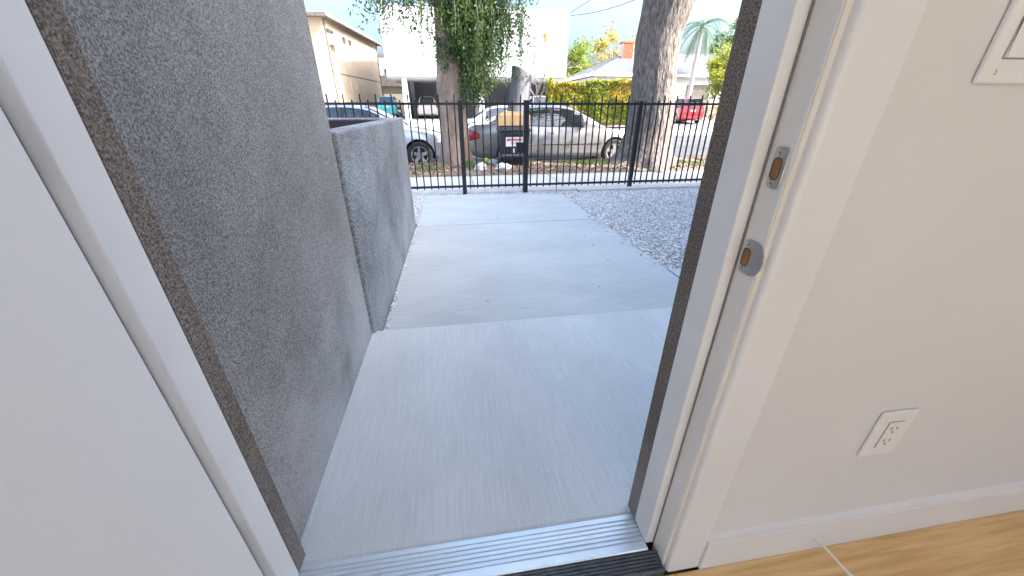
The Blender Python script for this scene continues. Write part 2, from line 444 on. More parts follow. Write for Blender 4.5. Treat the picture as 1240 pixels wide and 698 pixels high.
# verge between sidewalk and kerb: a lumpy dirt strip, a little mounded round the trees
def zv(x, y):
    t = (y - 7.32) / (9.18 - 7.32)
    z = -.125 + .055 * math.sin(math.pi * min(max(t, 0), 1)) ** .7
    z += .022 * mnoise.noise(Vector((x * 1.7, y * 1.7, 3))) + .012 * mnoise.noise(Vector((x * 5, y * 5, 9)))
    z += .07 * math.exp(-((x - 4.0) ** 2 + (y - 8.1) ** 2) / .8) + .05 * math.exp(-((x - .07) ** 2 + (y - 8.6) ** 2) / .5)
    if y > 9.05 or y < 7.36: z = min(z, -.118)
    return z
vm = MB()
vm.grid([[(x, y, zv(x, y)) for x in np.linspace(-14, 14, 240)] for y in np.linspace(7.325, 9.175, 30)])
verge = vm.build('verge', 'soil', smooth=True, kind='structure')
# the photographed side's sidewalk, slab by slab
sw = struct('sidewalk', (0, 6.6, -.13))
for i in range(-6, 8):
    box('slab', 'sidewalk', sw, i * 1.52 + .3, i * 1.52 + 1.808, 6.02, 7.32, -.2, -.128 + .004 * random.random(), bevel=.006)

# front walk: porch slab then two lower slabs, falling gently to the street
zs = lambda Y: -.072 - .011 * (Y - 1.74)
pth = struct('path', (.5, 3, -.1))
box('porch_slab', 'concrete_long', pth, -.50, 5.15, .60, 1.735, -.2, -.002, bevel=.012)
def walk_slab(x0, x1, y0, y1a, y1b, m='concrete_cross'):
    s = MB(); zt = lambda y: zs(y)
    c = [(x0, y0), (x1, y0), (x1, y1b), (x0, y1a)]
    s.v = [(x, y, -.2) for x, y in c] + [(x, y, zt(y)) for x, y in c]
    s.f = [(0, 3, 2, 1), (4, 5, 6, 7), (0, 1, 5, 4), (1, 2, 6, 5), (2, 3, 7, 6), (3, 0, 4, 7)]; s.m = [0] * 6
    return s.build('walk_slab', m, pth, bevel=.008)
walk_slab(-.47, 1.61, 1.742, 3.952, 3.952)
walk_slab(-.458, 1.60, 3.964, 5.62, 5.47)
walk_slab(1.622, 5.1, 1.742, 2.44, 2.44)

# gravel yard
def gravel(x0, x1, y0, y1, n, mask=None):
    s = MB(); s.grid([[(x, y, zs(y) - .028) for x in np.linspace(x0, x1, 3)] for y in np.linspace(y0, y1, 8)])
    return s.build('gravel_bed', 'gravel_bed', kind='structure')
gravel(1.605, 5.15, 2.445, 5.74, 0)
gravel(-3.2, -.462, 4.16, 5.74, 0)
s = MB(); s.grid([[(x, y, zs(y) - .03) for x in (-.47, 1.62)] for y in (5.46, 5.74)]); s.build('gravel_bed', 'gravel_bed', kind='structure')
def stones(n, pts, smin, smax):
    t = (1 + 5 ** .5) / 2
    T = np.array([(-1, t, 0), (1, t, 0), (-1, -t, 0), (1, -t, 0), (0, -1, t), (0, 1, t), (0, -1, -t), (0, 1, -t), (t, 0, -1), (t, 0, 1), (-t, 0, -1), (-t, 0, 1)], float)
    T /= np.linalg.norm(T[0])
    F = np.array([(0, 11, 5), (0, 5, 1), (0, 1, 7), (0, 7, 10), (0, 10, 11), (1, 5, 9), (5, 11, 4), (11, 10, 2), (10, 7, 6), (7, 1, 8), (3, 9, 4), (3, 4, 2), (3, 2, 6), (3, 6, 8), (3, 8, 9), (4, 9, 5), (2, 4, 11), (6, 2, 10), (8, 6, 7), (9, 8, 1)])
    n = len(pts)
    sc = rng.uniform(smin, smax, (n, 1, 1)) * rng.uniform(.65, 1.25, (n, 1, 3)) * np.array([1, 1, .75])
    V = T[None] * sc * rng.uniform(.78, 1.18, (n, 12, 1))
    a = rng.uniform(0, 6.28, n); ca, sa = np.cos(a), np.sin(a)
    Rm = np.zeros((n, 3, 3)); Rm[:, 0, 0] = ca; Rm[:, 0, 1] = -sa; Rm[:, 1, 0] = sa; Rm[:, 1, 1] = ca; Rm[:, 2, 2] = 1
    V = np.einsum('nij,nkj->nki', Rm, V) + pts[:, None, :]
    FF = (F[None] + 12 * np.arange(n)[:, None, None]).reshape(-1, 3)
    me = bpy.data.meshes.new('gravel')
    me.vertices.add(12 * n); me.vertices.foreach_set('co', V.ravel())
    nf = len(FF)
    me.loops.add(3 * nf); me.loops.foreach_set('vertex_index', FF.ravel())
    me.polygons.add(nf); me.polygons.foreach_set('loop_start', np.arange(0, 3 * nf, 3)); me.polygons.foreach_set('loop_total', np.full(nf, 3))
    for k in ('gravel_a', 'gravel_b', 'gravel_c'): me.materials.append(M[k])
    me.polygons.foreach_set('material_index', np.repeat(rng.choice(3, n, p=[.5, .28, .22]), 20).astype(np.int32))
    me.update(calc_edges=True)
    o = bpy.data.objects.new('gravel', me); COL.objects.link(o); o['kind'] = 'stuff'
    return tag(o, 'crushed grey gravel filling the yard beside the concrete walk', 'gravel')
def scatter(x0, x1, y0, y1, dens):
    n = int((x1 - x0) * (y1 - y0) * dens)
    x = rng.uniform(x0, x1, n); y = rng.uniform(y0, y1, n)
    return np.stack([x, y, -.072 - .011 * (y - 1.74) - .022 + rng.uniform(0, .010, n)], 1)
pts = np.concatenate([scatter(1.625, 4.6, 2.46, 5.70, 3000), scatter(-1.2, -.485, 4.16, 5.70, 2000), scatter(-.46, 1.6, 5.63, 5.70, 1500), scatter(.9, 1.6, 5.52, 5.66, 1200)])
k = 70
ex = 1.60 - np.abs(rng.normal(0, .05, k)); ey = rng.uniform(2.5, 5.4, k)
k2 = 40; fx = -.462 + np.abs(rng.normal(0, .012, k2)); fy = rng.uniform(1.8, 4.0, k2)
spill = np.stack([np.concatenate([ex, fx]), np.concatenate([ey, fy]), zs(np.concatenate([ey, fy])) + .004], 1)
stones(0, np.concatenate([pts, spill]), .006, .014)
# fence footing
box('fence_footing', 'kerb', None, -6, 5.8, 5.735, 6.0, -.2, -.108, bevel=.008, kind='structure')
box('mow_strip', 'kerb', None, 1.9, 5.6, 5.60, 5.725, -.2, -.092, bevel=.01, kind='structure')

# ================================================================== THE HOUSE ROUND THE DOORWAY
XL, XR = -.464, .447                  # faces of the door stops
YO, YS, YI, YC, YW = .585, .5186, .4728, .4577, .470   # stucco back, stop, jamb edge, casing face, drywall
FZ = -.03                             # interior floor level
house = thing('house', 'grey stucco house whose open front door frames the view', 'house', (0, .6, 0))
h = MB(); h.box(XR + .0505, 5.2, YO + .001, .628, -.2, 3.0); h.box(XL - .036, XR + .0505, YO + .001, .628, 2.07, 3.0); h.box(-6, XL - .036, YO + .001, .628, -.2, 3.0)
h.build('stucco_wall', 'stucco', house)
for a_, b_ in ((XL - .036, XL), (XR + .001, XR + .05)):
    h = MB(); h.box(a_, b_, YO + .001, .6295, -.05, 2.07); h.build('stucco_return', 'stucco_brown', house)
# roof slab over the house
box('roof', 'ceiling_paint', house, -6, 5.2, -4.6, .66, 3.0, 3.15)
# unseen two storey block added at right to shade the yard and bounce light
nb_ = thing('added_shade_house', 'unseen white two storey house added to shade the gravel yard', 'house', (7, 2.5, -.1))
MB().box(5.4, 8.6, -1.2, 5.2, -.2, 7.2).build('wall', 'white_wall', nb_)
MB().box(5.3, 8.7, -1.3, 5.3, 7.202, 7.35).build('roof', 'shingle', nb_)
for zz_ in (1.0, 3.5):
    for yy_ in (1.6, 3.6):
        window(nb_, ((5.4, yy_, 0), Vector((0, 1, 0)), Vector((-1, 0, 0))), (-.5, zz_), (.5, zz_ + 1.3), 1, frame='trim_paint')
# interior shell
m = MB(); m.box(.495, 3.6, YW, YO, FZ, 2.6); m.box(-.51, .495, YW, YO, 2.07, 2.6); m.box(-1.2, -.51, YW, YO, FZ, 2.6)
m.build('interior_wall', 'wall_paint', kind='structure')
box('wall_right', 'wall_paint', None, 3.601, 3.75, -4.4, YO, FZ, 2.6, kind='structure')
wl = MB(); wl.box(-1.35, -1.201, -.6, YO, FZ, 2.6); wl.box(-1.35, -1.201, -4.4, -3.9, FZ, 2.6); wl.box(-1.35, -1.201, -3.9, -.6, FZ, .4); wl.box(-1.35, -1.201, -3.9, -.6, 2.4, 2.6); wl.build('wall_left', 'wall_paint', kind='structure')  # unseen opening added here to light the latch-side jamb from the left
box('ceiling', 'ceiling_paint', None, -1.35, 3.75, -4.4, YO, 2.602, 2.75, kind='structure')
# rear: unseen opening with slim posts, added to light the room from a terrace
box('wall_rear', 'wall_paint', None, 2.5, 3.6, -4.41, -4.29, FZ, 2.6, kind='structure')
rf = MB()
for x in (-1.16, .65, 2.46): rf.box(x - .03, x + .03, -4.39, -4.31, FZ, 2.25)
rf.box(-1.2, 2.499, -4.40, -4.30, 2.252, 2.6)
tag(rf.build('light_opening_frame', 'trim_paint', origin=(1.2, -4.35, FZ)), 'white frame of the added, unseen terrace opening behind the room', 'door frame')
box('bounce_terrace', 'drive', None, -9, 12, -12, -4.42, -.17, -.04, kind='structure')  # unseen pale slab added to bounce light into the room
# floor planks
fl = struct('floor', (1.2, -1.9, FZ))
box('subfloor', 'oak_sub', fl, -1.2, 3.6, -4.4, YW, FZ - .05, FZ - .017)
pmesh = {}
row = 0; y = .452
while y > -4.35:
    x = -1.2 - random.random() * 1.2
    while x < 3.6:
        ln = random.choice((1.2, 1.5, 1.8)); x0 = max(x, -1.2); x1 = min(x + ln, 3.6)
        if x1 - x0 > .05 and not (row > 9 and False):
            key = round(x1 - x0, 2)
            if key not in pmesh:
                mb = MB().box(0, key - .0015, -.1485, 0, -.016, 0); o = mb.build('plank', 'oak', fl, bevel=.0012, seg=1, origin=(0, 0, 0)); pmesh[key] = o.data
            else:
                o = bpy.data.objects.new('plank', pmesh[key]); COL.objects.link(o); o.parent = fl
                md = o.modifiers.new('bevel', 'BEVEL'); md.width = .0012; md.segments = 1
            o.location = (x0 - 1.2, y + 1.9, 0)
        x += ln
    y -= .15; row += 1

# ---- door frame
df = thing('door_frame', 'white painted door frame round the open front doorway', 'door frame', (0, .53, 0))
j = MB(); j.box(XR, XR + .048, YS, YO, .0, 2.05); j.build('door_stop', 'jamb_paint', df, bevel=.003)
j = MB(); j.box(XL - .05, XL, YS + .004, YO, .0, 2.05); j.build('door_stop', 'jamb_paint', df, bevel=.003)
j = MB(); j.box(XR + .0235, XR + .047, YI, YS - .0012, FZ, 2.05); rj = j.build('jamb', 'jamb_paint', df, bevel=.0015)
j = MB(); j.box(XL - .05, XL - .0225, YI, YS + .0028, FZ, 2.05); j.build('jamb', 'jamb_paint', df, bevel=.0015)
j = MB(); j.box(XL, XR, YS, YO, 2.035, 2.07); j.build('head_jamb', 'jamb_paint', df, bevel=.003)
j = MB(); j.box(XR + .0205, XR + .0232, YS - .0032, YS - .0005, .005, 2.03); j.build('gasket', 'gasket', df)
j = MB(); j.box(XL - .0245, XL - .0218, YS - .001, YS + .003, .005, 2.03); j.build('gasket', 'gasket', df)
# bare strip where jamb meets casing
j = MB(); j.box(XR + .0245, XR + .0345, YI - .0016, YI + .006, FZ, 2.05); j.build('bare_jamb_edge', 'raw_edge', df)
# casing with eased inner edge
cx0, cx1 = XR + .0340, XR + .1235
def casing(x0, x1, rx):
    prof = []
    r = .011
    if rx > 0:
        prof = [(x0, YW + .003)] + [(x0 + r - r * math.cos(t), YC + r - r * math.sin(t)) for t in np.linspace(0, math.pi / 2, 7)] + [(x1 - .002, YC), (x1, YC + .002), (x1, YW + .003)]
    else:
        prof = [(x1, YW + .003)] + [(x1 - r + r * math.cos(t), YC + r - r * math.sin(t)) for t in np.linspace(0, math.pi / 2, 7)] + [(x0 + .002, YC), (x0, YC + .002), (x0, YW + .003)]
    return MB().prism(prof, 'z', FZ, 2.14)
casing(cx0, cx1, 1).build('casing', 'trim_paint', df)
casing(XL - .125, XL - .052, -1).build('casing', 'trim_paint', df)
# strike plates let into the latch-side jamb
XJ = XR + .0235
def plate_outline(y0, y1, z0, z1, r, lip=False):
    pts = []
    for cy, cz, a0 in ((y1 - r, z1 - r, 0), (y0 + r, z1 - r, 90), (y0 + r, z0 + r, 180), (y1 - r, z0 + r, 270)):
        if lip and a0 in (90, 180): continue
        for t in np.linspace(R(a0), R(a0 + 90), 5): pts.append((cy + r * math.cos(t), cz + r * math.sin(t)))
        if lip and a0 == 0:
            n_ = 9; zc = (z0 + z1) / 2
            for t in np.linspace(R(90), R(270), n_): pts.append((y0 + .001 + .0215 * math.cos(t), zc + (z1 - z0) * .5 * math.sin(t)))
    return pts
def strike(zc, hh, y0, y1, lip, label):
    p = MB().prism(plate_outline(y0, y1, zc - hh, zc + hh, .007, lip), 'x', XJ - .0022, XJ - .0002).build('strike_plate', 'steel', df, bevel=.0006)
    p['label'] = label
    yc = (y0 + y1) / 2 + (.002 if not lip else .003)
    # bolt hole: a dark wood pocket with rounded ends, sitting in the plate
    ho = plate_outline(yc - .0085, yc + .0085, zc - .0175, zc + .0145, .007)
    MB().prism(ho, 'x', XJ - .0027, XJ - .0023).build('bolt_hole', 'slot_dark', p)
    ho = plate_outline(yc - .0070, yc + .0045, zc - .0155, zc + .0125, .005)
    MB().prism(ho, 'x', XJ - .0031, XJ - .00275).build('pocket_wood', 'bare_wood', p)
    for dz in (hh - .009, -hh + .008):
        c = Vector((XJ - .0023, yc, zc + dz))
        rows = [[(c.x - d, c.y + r * math.cos(t), c.z + r * math.sin(t)) for t in np.linspace(0, 2 * math.pi, 13)[:-1]] for d, r in ((0, .0042), (.0012, .0038), (.0014, .0022), (.0006, .0008))]
        sm = MB(); sm.grid(rows, 0, True); sm.build('screw', 'steel', p)
        MB().box(c.x - .0018, c.x - .0013, c.y - .0022, c.y + .0022, c.z - .0005, c.z + .0005).build('screw_slot', 'slot_dark', p)
strike(.990, .030, .480, .505, False, 'upright deadbolt strike plate')
strike(.848, .029, .484, .510, True, 'latch strike plate with curved lip')
# scuff beside the latch plate
MB().box(cx0 + .0002, cx0 + .006, YC + .0115, YC + .0125, .832, .846).build('scuff', 'slot_dark', df)

# ---- door leaf, open inwards
lf = thing('door', 'plain white front door standing open into the room', 'door', (-.455, .463, 0))
d = MB(); d.box(-.475, -.4305, .463 - .905, .463, -.02, 2.03); d.build('leaf', 'door_paint', lf, bevel=.0025)
for z in (.28, 1.03, 1.78):
    hg = MB(); hg.tube([(-.4835, .4665, z - .045), (-.4835, .4665, z + .045)], .0055, 10); hg.build('hinge', 'steel', lf)
# knob (past the frame edge)
kb = MB(); prof = [(0, .026), (.006, .026), (.008, .011), (.028, .010), (.034, .022), (.048, .027), (.058, .022), (.062, .001)]
kb.grid([[(-.4325 + a, -.37 + r * math.cos(t), .93 + r * math.sin(t)) for t in np.linspace(0, 2 * math.pi, 17)[:-1]] for a, r in prof], 0, True)
kb.build('knob', 'steel', lf, smooth=True)

# ---- threshold: ribbed aluminium saddle and dark inner strip
th = thing('threshold', 'ribbed aluminium door threshold with dark inner strip', 'threshold', (0, .53, 0))
def ribbed(y0, y1, z0, z1, n, dep, flat0=.010, flat1=.012, zb=-.06):
    pr = [(y0, zb), (y0, z0 - .004), (y0 + .003, z0)]
    L = (y1 - flat1) - (y0 + flat0)
    for i in range(n):
        a = y0 + flat0 + L * i / n; st = L / n
        f = lambda yy: z0 + (z1 - z0) * (yy - y0) / (y1 - y0)
        pr += [(a, f(a)), (a + st * .16, f(a) - dep), (a + st * .40, f(a) - dep), (a + st * .56, f(a))]
    pr += [(y1 - .003, z1), (y1, z1 - .005), (y1, zb)]
    return pr
MB().prism(ribbed(.5020, .604, .004, -.0005, 6, .0042, .020, .010), 'x', XL - .012, XR + .0).build('saddle', 'aluminium', th)
MB().prism(ribbed(.452, .5010, -.006, .0015, 5, .0032, .006, .004), 'x', XL - .012, XR + .023).build('inner_strip', 'sill_dark', th)
# ---- baseboard
bb = MB().prism([(YW + .003, FZ), (.4515, FZ), (.4515, .081), (.4530, .0840), (.4590, .0858), (YW + .003, .0925)], 'x', cx1 + .0004, 3.6)
tag(bb.build('baseboard', 'trim_paint', origin=(2, .455, FZ)), 'plain white baseboard along the wall above the oak floor', 'baseboard')
# ---- door stop on the baseboard
ds = thing('spring_door_stop', 'thin white door stop rod sticking out of the baseboard', 'door stop', (.905, .4513, .022))
c = Vector((.905, .4513, .022))
sp = MB(); sp.grid([[(c.x + r * math.cos(t), c.y - a, c.z + r * math.sin(t)) for t in np.linspace(0, 2 * math.pi, 15)[:-1]] for a, r in ((0, .009), (.003, .009), (.006, .0055), (.012, .0050), (.014, .0030))], 0, True)
sp.build('base', 'plate', ds, smooth=True)
sp = MB(); sp.tube([(c.x + .010 * i / 12, c.y - .012 - i * .006, c.z - .0005 * i) for i in range(13)], [.0030 + (.0004 if i % 2 else 0) for i in range(13)], 10)
sp.build('rod', 'plate', ds, smooth=True)
sp = MB(); sp.tube([(c.x + .010, c.y - .083, c.z - .006), (c.x + .012, c.y - .096, c.z - .0065)], .0052, 12); sp.build('tip', 'plate', ds)
# ---- outlet
yo = YW
def on_wall(px, py): return aty(px, py, yo)
ox0, ox1, oz0, oz1 = .899, .993, .328, .466
ou = thing('wall_outlet', 'white decorator outlet low on the wall above the baseboard', 'outlet', ((ox0 + ox1) / 2, yo, oz0))
MB().box(ox0, ox1, yo - .0075, yo - .0002, oz0, oz1).build('cover_plate', 'plate', ou, bevel=.003, seg=3)
ocx, ocz = (ox0 + ox1) / 2, (oz0 + oz1) / 2
MB().box(ocx - .0205, ocx + .0205, yo - .0080, yo - .0074, ocz - .0405, ocz + .0405).build('gap', 'groove', ou)
MB().box(ocx - .0190, ocx + .0190, yo - .0100, yo - .0079, ocz - .039, ocz + .039).build('receptacle', 'plate', ou, bevel=.001)
for dz in (.019, -.019):
    for dx, hh in ((-.0075, .0045), (.0075, .0037)):
        MB().box(ocx + dx - .0013, ocx + dx + .0013, yo - .0104, yo - .0099, ocz + dz + .002 - hh, ocz + dz + .002 + hh).build('slot', 'slot_dark', ou)
    g_ = MB(); g_.prism([(ocx + .0028 * math.cos(t), ocz + dz - .0095 + .0028 * math.sin(t)) for t in np.linspace(0, 2 * math.pi, 11)[:-1]], 'y', yo - .0104, yo - .0099); g_.build('ground_hole', 'slot_dark', ou)
for dz in (.0555, -.0555):
    g_ = MB(); g_.prism([(ocx + .003 * math.cos(t), ocz + dz + .003 * math.sin(t)) for t in np.linspace(0, 2 * math.pi, 11)[:-1]], 'y', yo - .0082, yo - .0070); g_.build('screw', 'plate', ou)
# ---- light switch
p0 = on_wall(1173, 102)
sx0, sz0 = p0.x, p0.z
swt = thing('light_switch', 'large white rocker switch plate marked 2 on the wall', 'switch', (sx0 + .07, yo, sz0))
MB().box(sx0, sx0 + .140, yo - .0085, yo - .0002, sz0, sz0 + .135).build('cover_plate', 'plate', swt, bevel=.004, seg=3)
for k in range(2):
    rx0 = sx0 + .0215 + k * .053; rz0 = sz0 + .0300
    MB().box(rx0 - .0016, rx0 + .0386, yo - .0090, yo - .0084, rz0 - .0016, rz0 + .0766).build('gap', 'groove', swt)
    MB().prism([(yo - .0084, rz0), (yo - .0128, rz0), (yo - .0098, rz0 + .0375), (yo - .0128, rz0 + .075), (yo - .0084, rz0 + .075)], 'x', rx0, rx0 + .037).build('rocker', 'plate', swt, bevel=.0008)
fc = bpy.data.curves.new('two', 'FONT'); fc.body = '2'; fc.size = .0085; fc.extrude = .0002
fo = bpy.data.objects.new('two', fc); COL.objects.link(fo)
dg = bpy.context.evaluated_depsgraph_get(); me = bpy.data.meshes.new_from_object(fo.evaluated_get(dg)); bpy.data.objects.remove(fo)
me.materials.clear(); me.materials.append(M['groove'])
no = bpy.data.objects.new('number_mark', me); COL.objects.link(no); no.parent = swt
no.location = (sx0 + .019 - (sx0 + .07), -.0088, .0105); no.rotation_euler = (R(90), 0, 0)

# ================================================================== STUCCO WALLS OUTSIDE
ww = MB(); ww.box(-.80, -.4900, .6285, 1.702, -.2, 3.0)
tag(ww.build('wing_wall', 'stucco', origin=(-.65, 1.2, 0), bevel=.006), 'tall dark grey stucco wing wall right beside the doorway', 'wall')
lw = thing('low_wall', 'waist high pale grey stucco wall bordering the concrete walk', 'wall', (-.56, 2.9, -.1))
MB().box(-.575, -.4735, 1.7035, 4.06, -.2, .98).build('wall_body', 'stucco_low', lw, bevel=.012)
MB().box(-3.0, -.576, 3.90, 4.058, -.2, .978).build('return_wall', 'stucco_low', lw, bevel=.008)
MB().box(-2.99, -.577, 3.885, 3.899, -.15, .962).build('dark_inner_face', 'recess_dark', lw)  # thin near-black sheet just off the return wall's inner face

# ================================================================== IRON FENCE AND GATE
YF = 5.76
ZR, ZT, ZS_, ZB, ZP = 1.112, 1.235, 1.165, -.022, -.060
def picket_mesh(zt):
    m = MB(); a = .0088
    m.box(-a, a, -a, a, ZP, zt - .012)
    b = len(m.v); m.v += [(-a, -a, zt - .012), (a, -a, zt - .012), (a, a, zt - .012), (-a, a, zt - .012), (0, 0, zt)]
    for q in ((0, 1, 4), (1, 2, 4), (2, 3, 4), (3, 0, 4)): m.f.append(tuple(b + i for i in q)); m.m.append(0)
    return m
PK = {}
def panel(parent, x0, x1, first):
    oz = ORG[parent.name]
    MB().box(x0, x1, YF - .014, YF + .014, ZR - .016, ZR + .016).build('top_rail', 'iron', parent)
    MB().box(x0, x1, YF - .014, YF + .014, ZB - .016, ZB + .016).build('bottom_rail', 'iron', parent)
    n = max(1, round((x1 - x0) / .104)); st = (x1 - x0) / n
    for i in range(n):
        tall = (i + first) % 2 == 0
        if tall not in PK:
            PK[tall] = picket_mesh(ZT if tall else ZS_).build('picket', 'iron', None, origin=(0, 0, 0)); o = PK[tall]
        else:
            o = bpy.data.objects.new('picket', PK[tall].data); COL.objects.link(o)
        o.parent = parent
        o.location = (x0 + st * (i + .5) - oz.x, YF - oz.y, -oz.z)
        o.rotation_euler = (R(random.uniform(-.3, .3)), R(random.uniform(-.25, .25)), 0)
def post(parent, x, wd=.058, top=ZR + .03):
    MB().box(x - wd / 2, x + wd / 2, YF - wd / 2, YF + wd / 2, -.16, top).box(x - wd / 2 - .004, x + wd / 2 + .004, YF - wd / 2 - .004, YF + wd / 2 + .004, top + .0005, top + .012).build('post', 'iron', parent)
fA = thing('iron_fence', 'black iron picket fence beyond the low stucco wall, left of the gate', 'fence', (-1.3, YF, -.1))
fA['label'] = 'black iron picket fence running from the gate behind the low stucco wall'
panel(fA, -4.4, .128 - .029, 0); post(fA, .128, .062); post(fA, -2.2)
fG = thing('iron_gate', 'black iron picket gate at the end of the concrete walk', 'gate', (.6, YF, -.1))
panel(fG, .128 + .036, 1.076 - .036, 1)
MB().box(.93, 1.035, YF - .03, YF + .03, .46, .60).build('latch_box', 'iron', fG, bevel=.006)
fB = thing('iron_fence', 'black iron picket fence along the gravel yard in front of big trunk', 'fence', (3, YF, -.1))
panel(fB, 1.076 + .031, 2.82 - .029, 0); panel(fB, 2.82 + .029, 4.6 - .029, 1); post(fB, 1.076, .072, ZR + .035); post(fB, 2.82, .058); post(fB, 4.6)
# drop rod holder sticking up at the walk's end
pr = MB(); pr.tube([(1.53, 5.56, -.14), (1.53, 5.56, -.055), (1.535, 5.562, -.02)], [.006, .006, .004], 8)
tag(pr.build('gate_drop_pin', 'iron', origin=(1.53, 5.56, -.12)), 'short black pin standing up at far edge of the walk', 'pin')

# ================================================================== CARS
def lerp(x, pts):
    return float(np.interp(x, [p[0] for p in pts], [p[1] for p in pts]))
def smooth_curve(pts):
    from math import cos
    xs_ = [p[0] for p in pts]; ys_ = [p[1] for p in pts]; n = len(pts)
    m_ = [0] * n
    for i in range(n):
        if 0 < i < n - 1:
            d0 = (ys_[i] - ys_[i - 1]) / (xs_[i] - xs_[i - 1]); d1 = (ys_[i + 1] - ys_[i]) / (xs_[i + 1] - xs_[i])
            m_[i] = 0 if d0 * d1 <= 0 else 2 * d0 * d1 / (d0 + d1)
        elif i == 0: m_[i] = (ys_[1] - ys_[0]) / (xs_[1] - xs_[0])
        else: m_[i] = (ys_[-1] - ys_[-2]) / (xs_[-1] - xs_[-2])
    def f(x):
        x = min(max(x, xs_[0]), xs_[-1])
        for i in range(n - 1):
            if x <= xs_[i + 1]:
                hh = xs_[i + 1] - xs_[i]; t = (x - xs_[i]) / hh
                return (1 + 2 * t) * (1 - t) ** 2 * ys_[i] + t * (1 - t) ** 2 * hh * m_[i] + t * t * (3 - 2 * t) * ys_[i + 1] + t * t * (t - 1) * hh * m_[i + 1]
        return ys_[-1]
    return f
SEDAN = dict(L=2.35, wf=1.50, wr=-1.25, rw=.315,
    belt=[(-2.35, .66), (-2.30, .90), (-2.1, .985), (-1.7, 1.0), (-1.0, .955), (0, .92), (.9, .90), (1.25, .885), (1.7, .82), (2.1, .70), (2.29, .56), (2.35, .48)],
    roof=[(-1.78, 1.0), (-1.45, 1.16), (-1.1, 1.32), (-.7, 1.405), (-.2, 1.43), (.25, 1.39), (.7, 1.21), (1.22, .90)],
    W=[(-2.35, .60), (-2.25, .76), (-2.0, .83), (-1.4, .87), (0, .88), (1.3, .87), (1.9, .80), (2.2, .68), (2.35, .50)],
    side=[(-1.32, -.98), (-.90, -.22), (-.14, .55)], tail=(-2.27, -2.02, .62, .90))
HATCH = dict(L=2.15, wf=1.35, wr=-1.25, rw=.34,
    belt=[(-2.15, .75), (-2.12, 1.0), (-2.0, 1.06), (-1.0, 1.02), (0, 1.0), (.9, .98), (1.2, .97), (1.7, .90), (2.0, .78), (2.10, .66), (2.15, .58)],
    roof=[(-2.11, 1.05), (-1.98, 1.38), (-1.75, 1.62), (-1.2, 1.70), (-.4, 1.71), (.1, 1.66), (.6, 1.38), (1.1, .98)],
    W=[(-2.15, .74), (-2.08, .83), (-1.8, .88), (0, .90), (1.3, .88), (1.8, .82), (2.05, .70), (2.15, .55)],
    side=[(-1.75, -1.02), (-.94, -.20), (-.12, .52)], tail=(-2.12, -1.98, .80, 1.15))
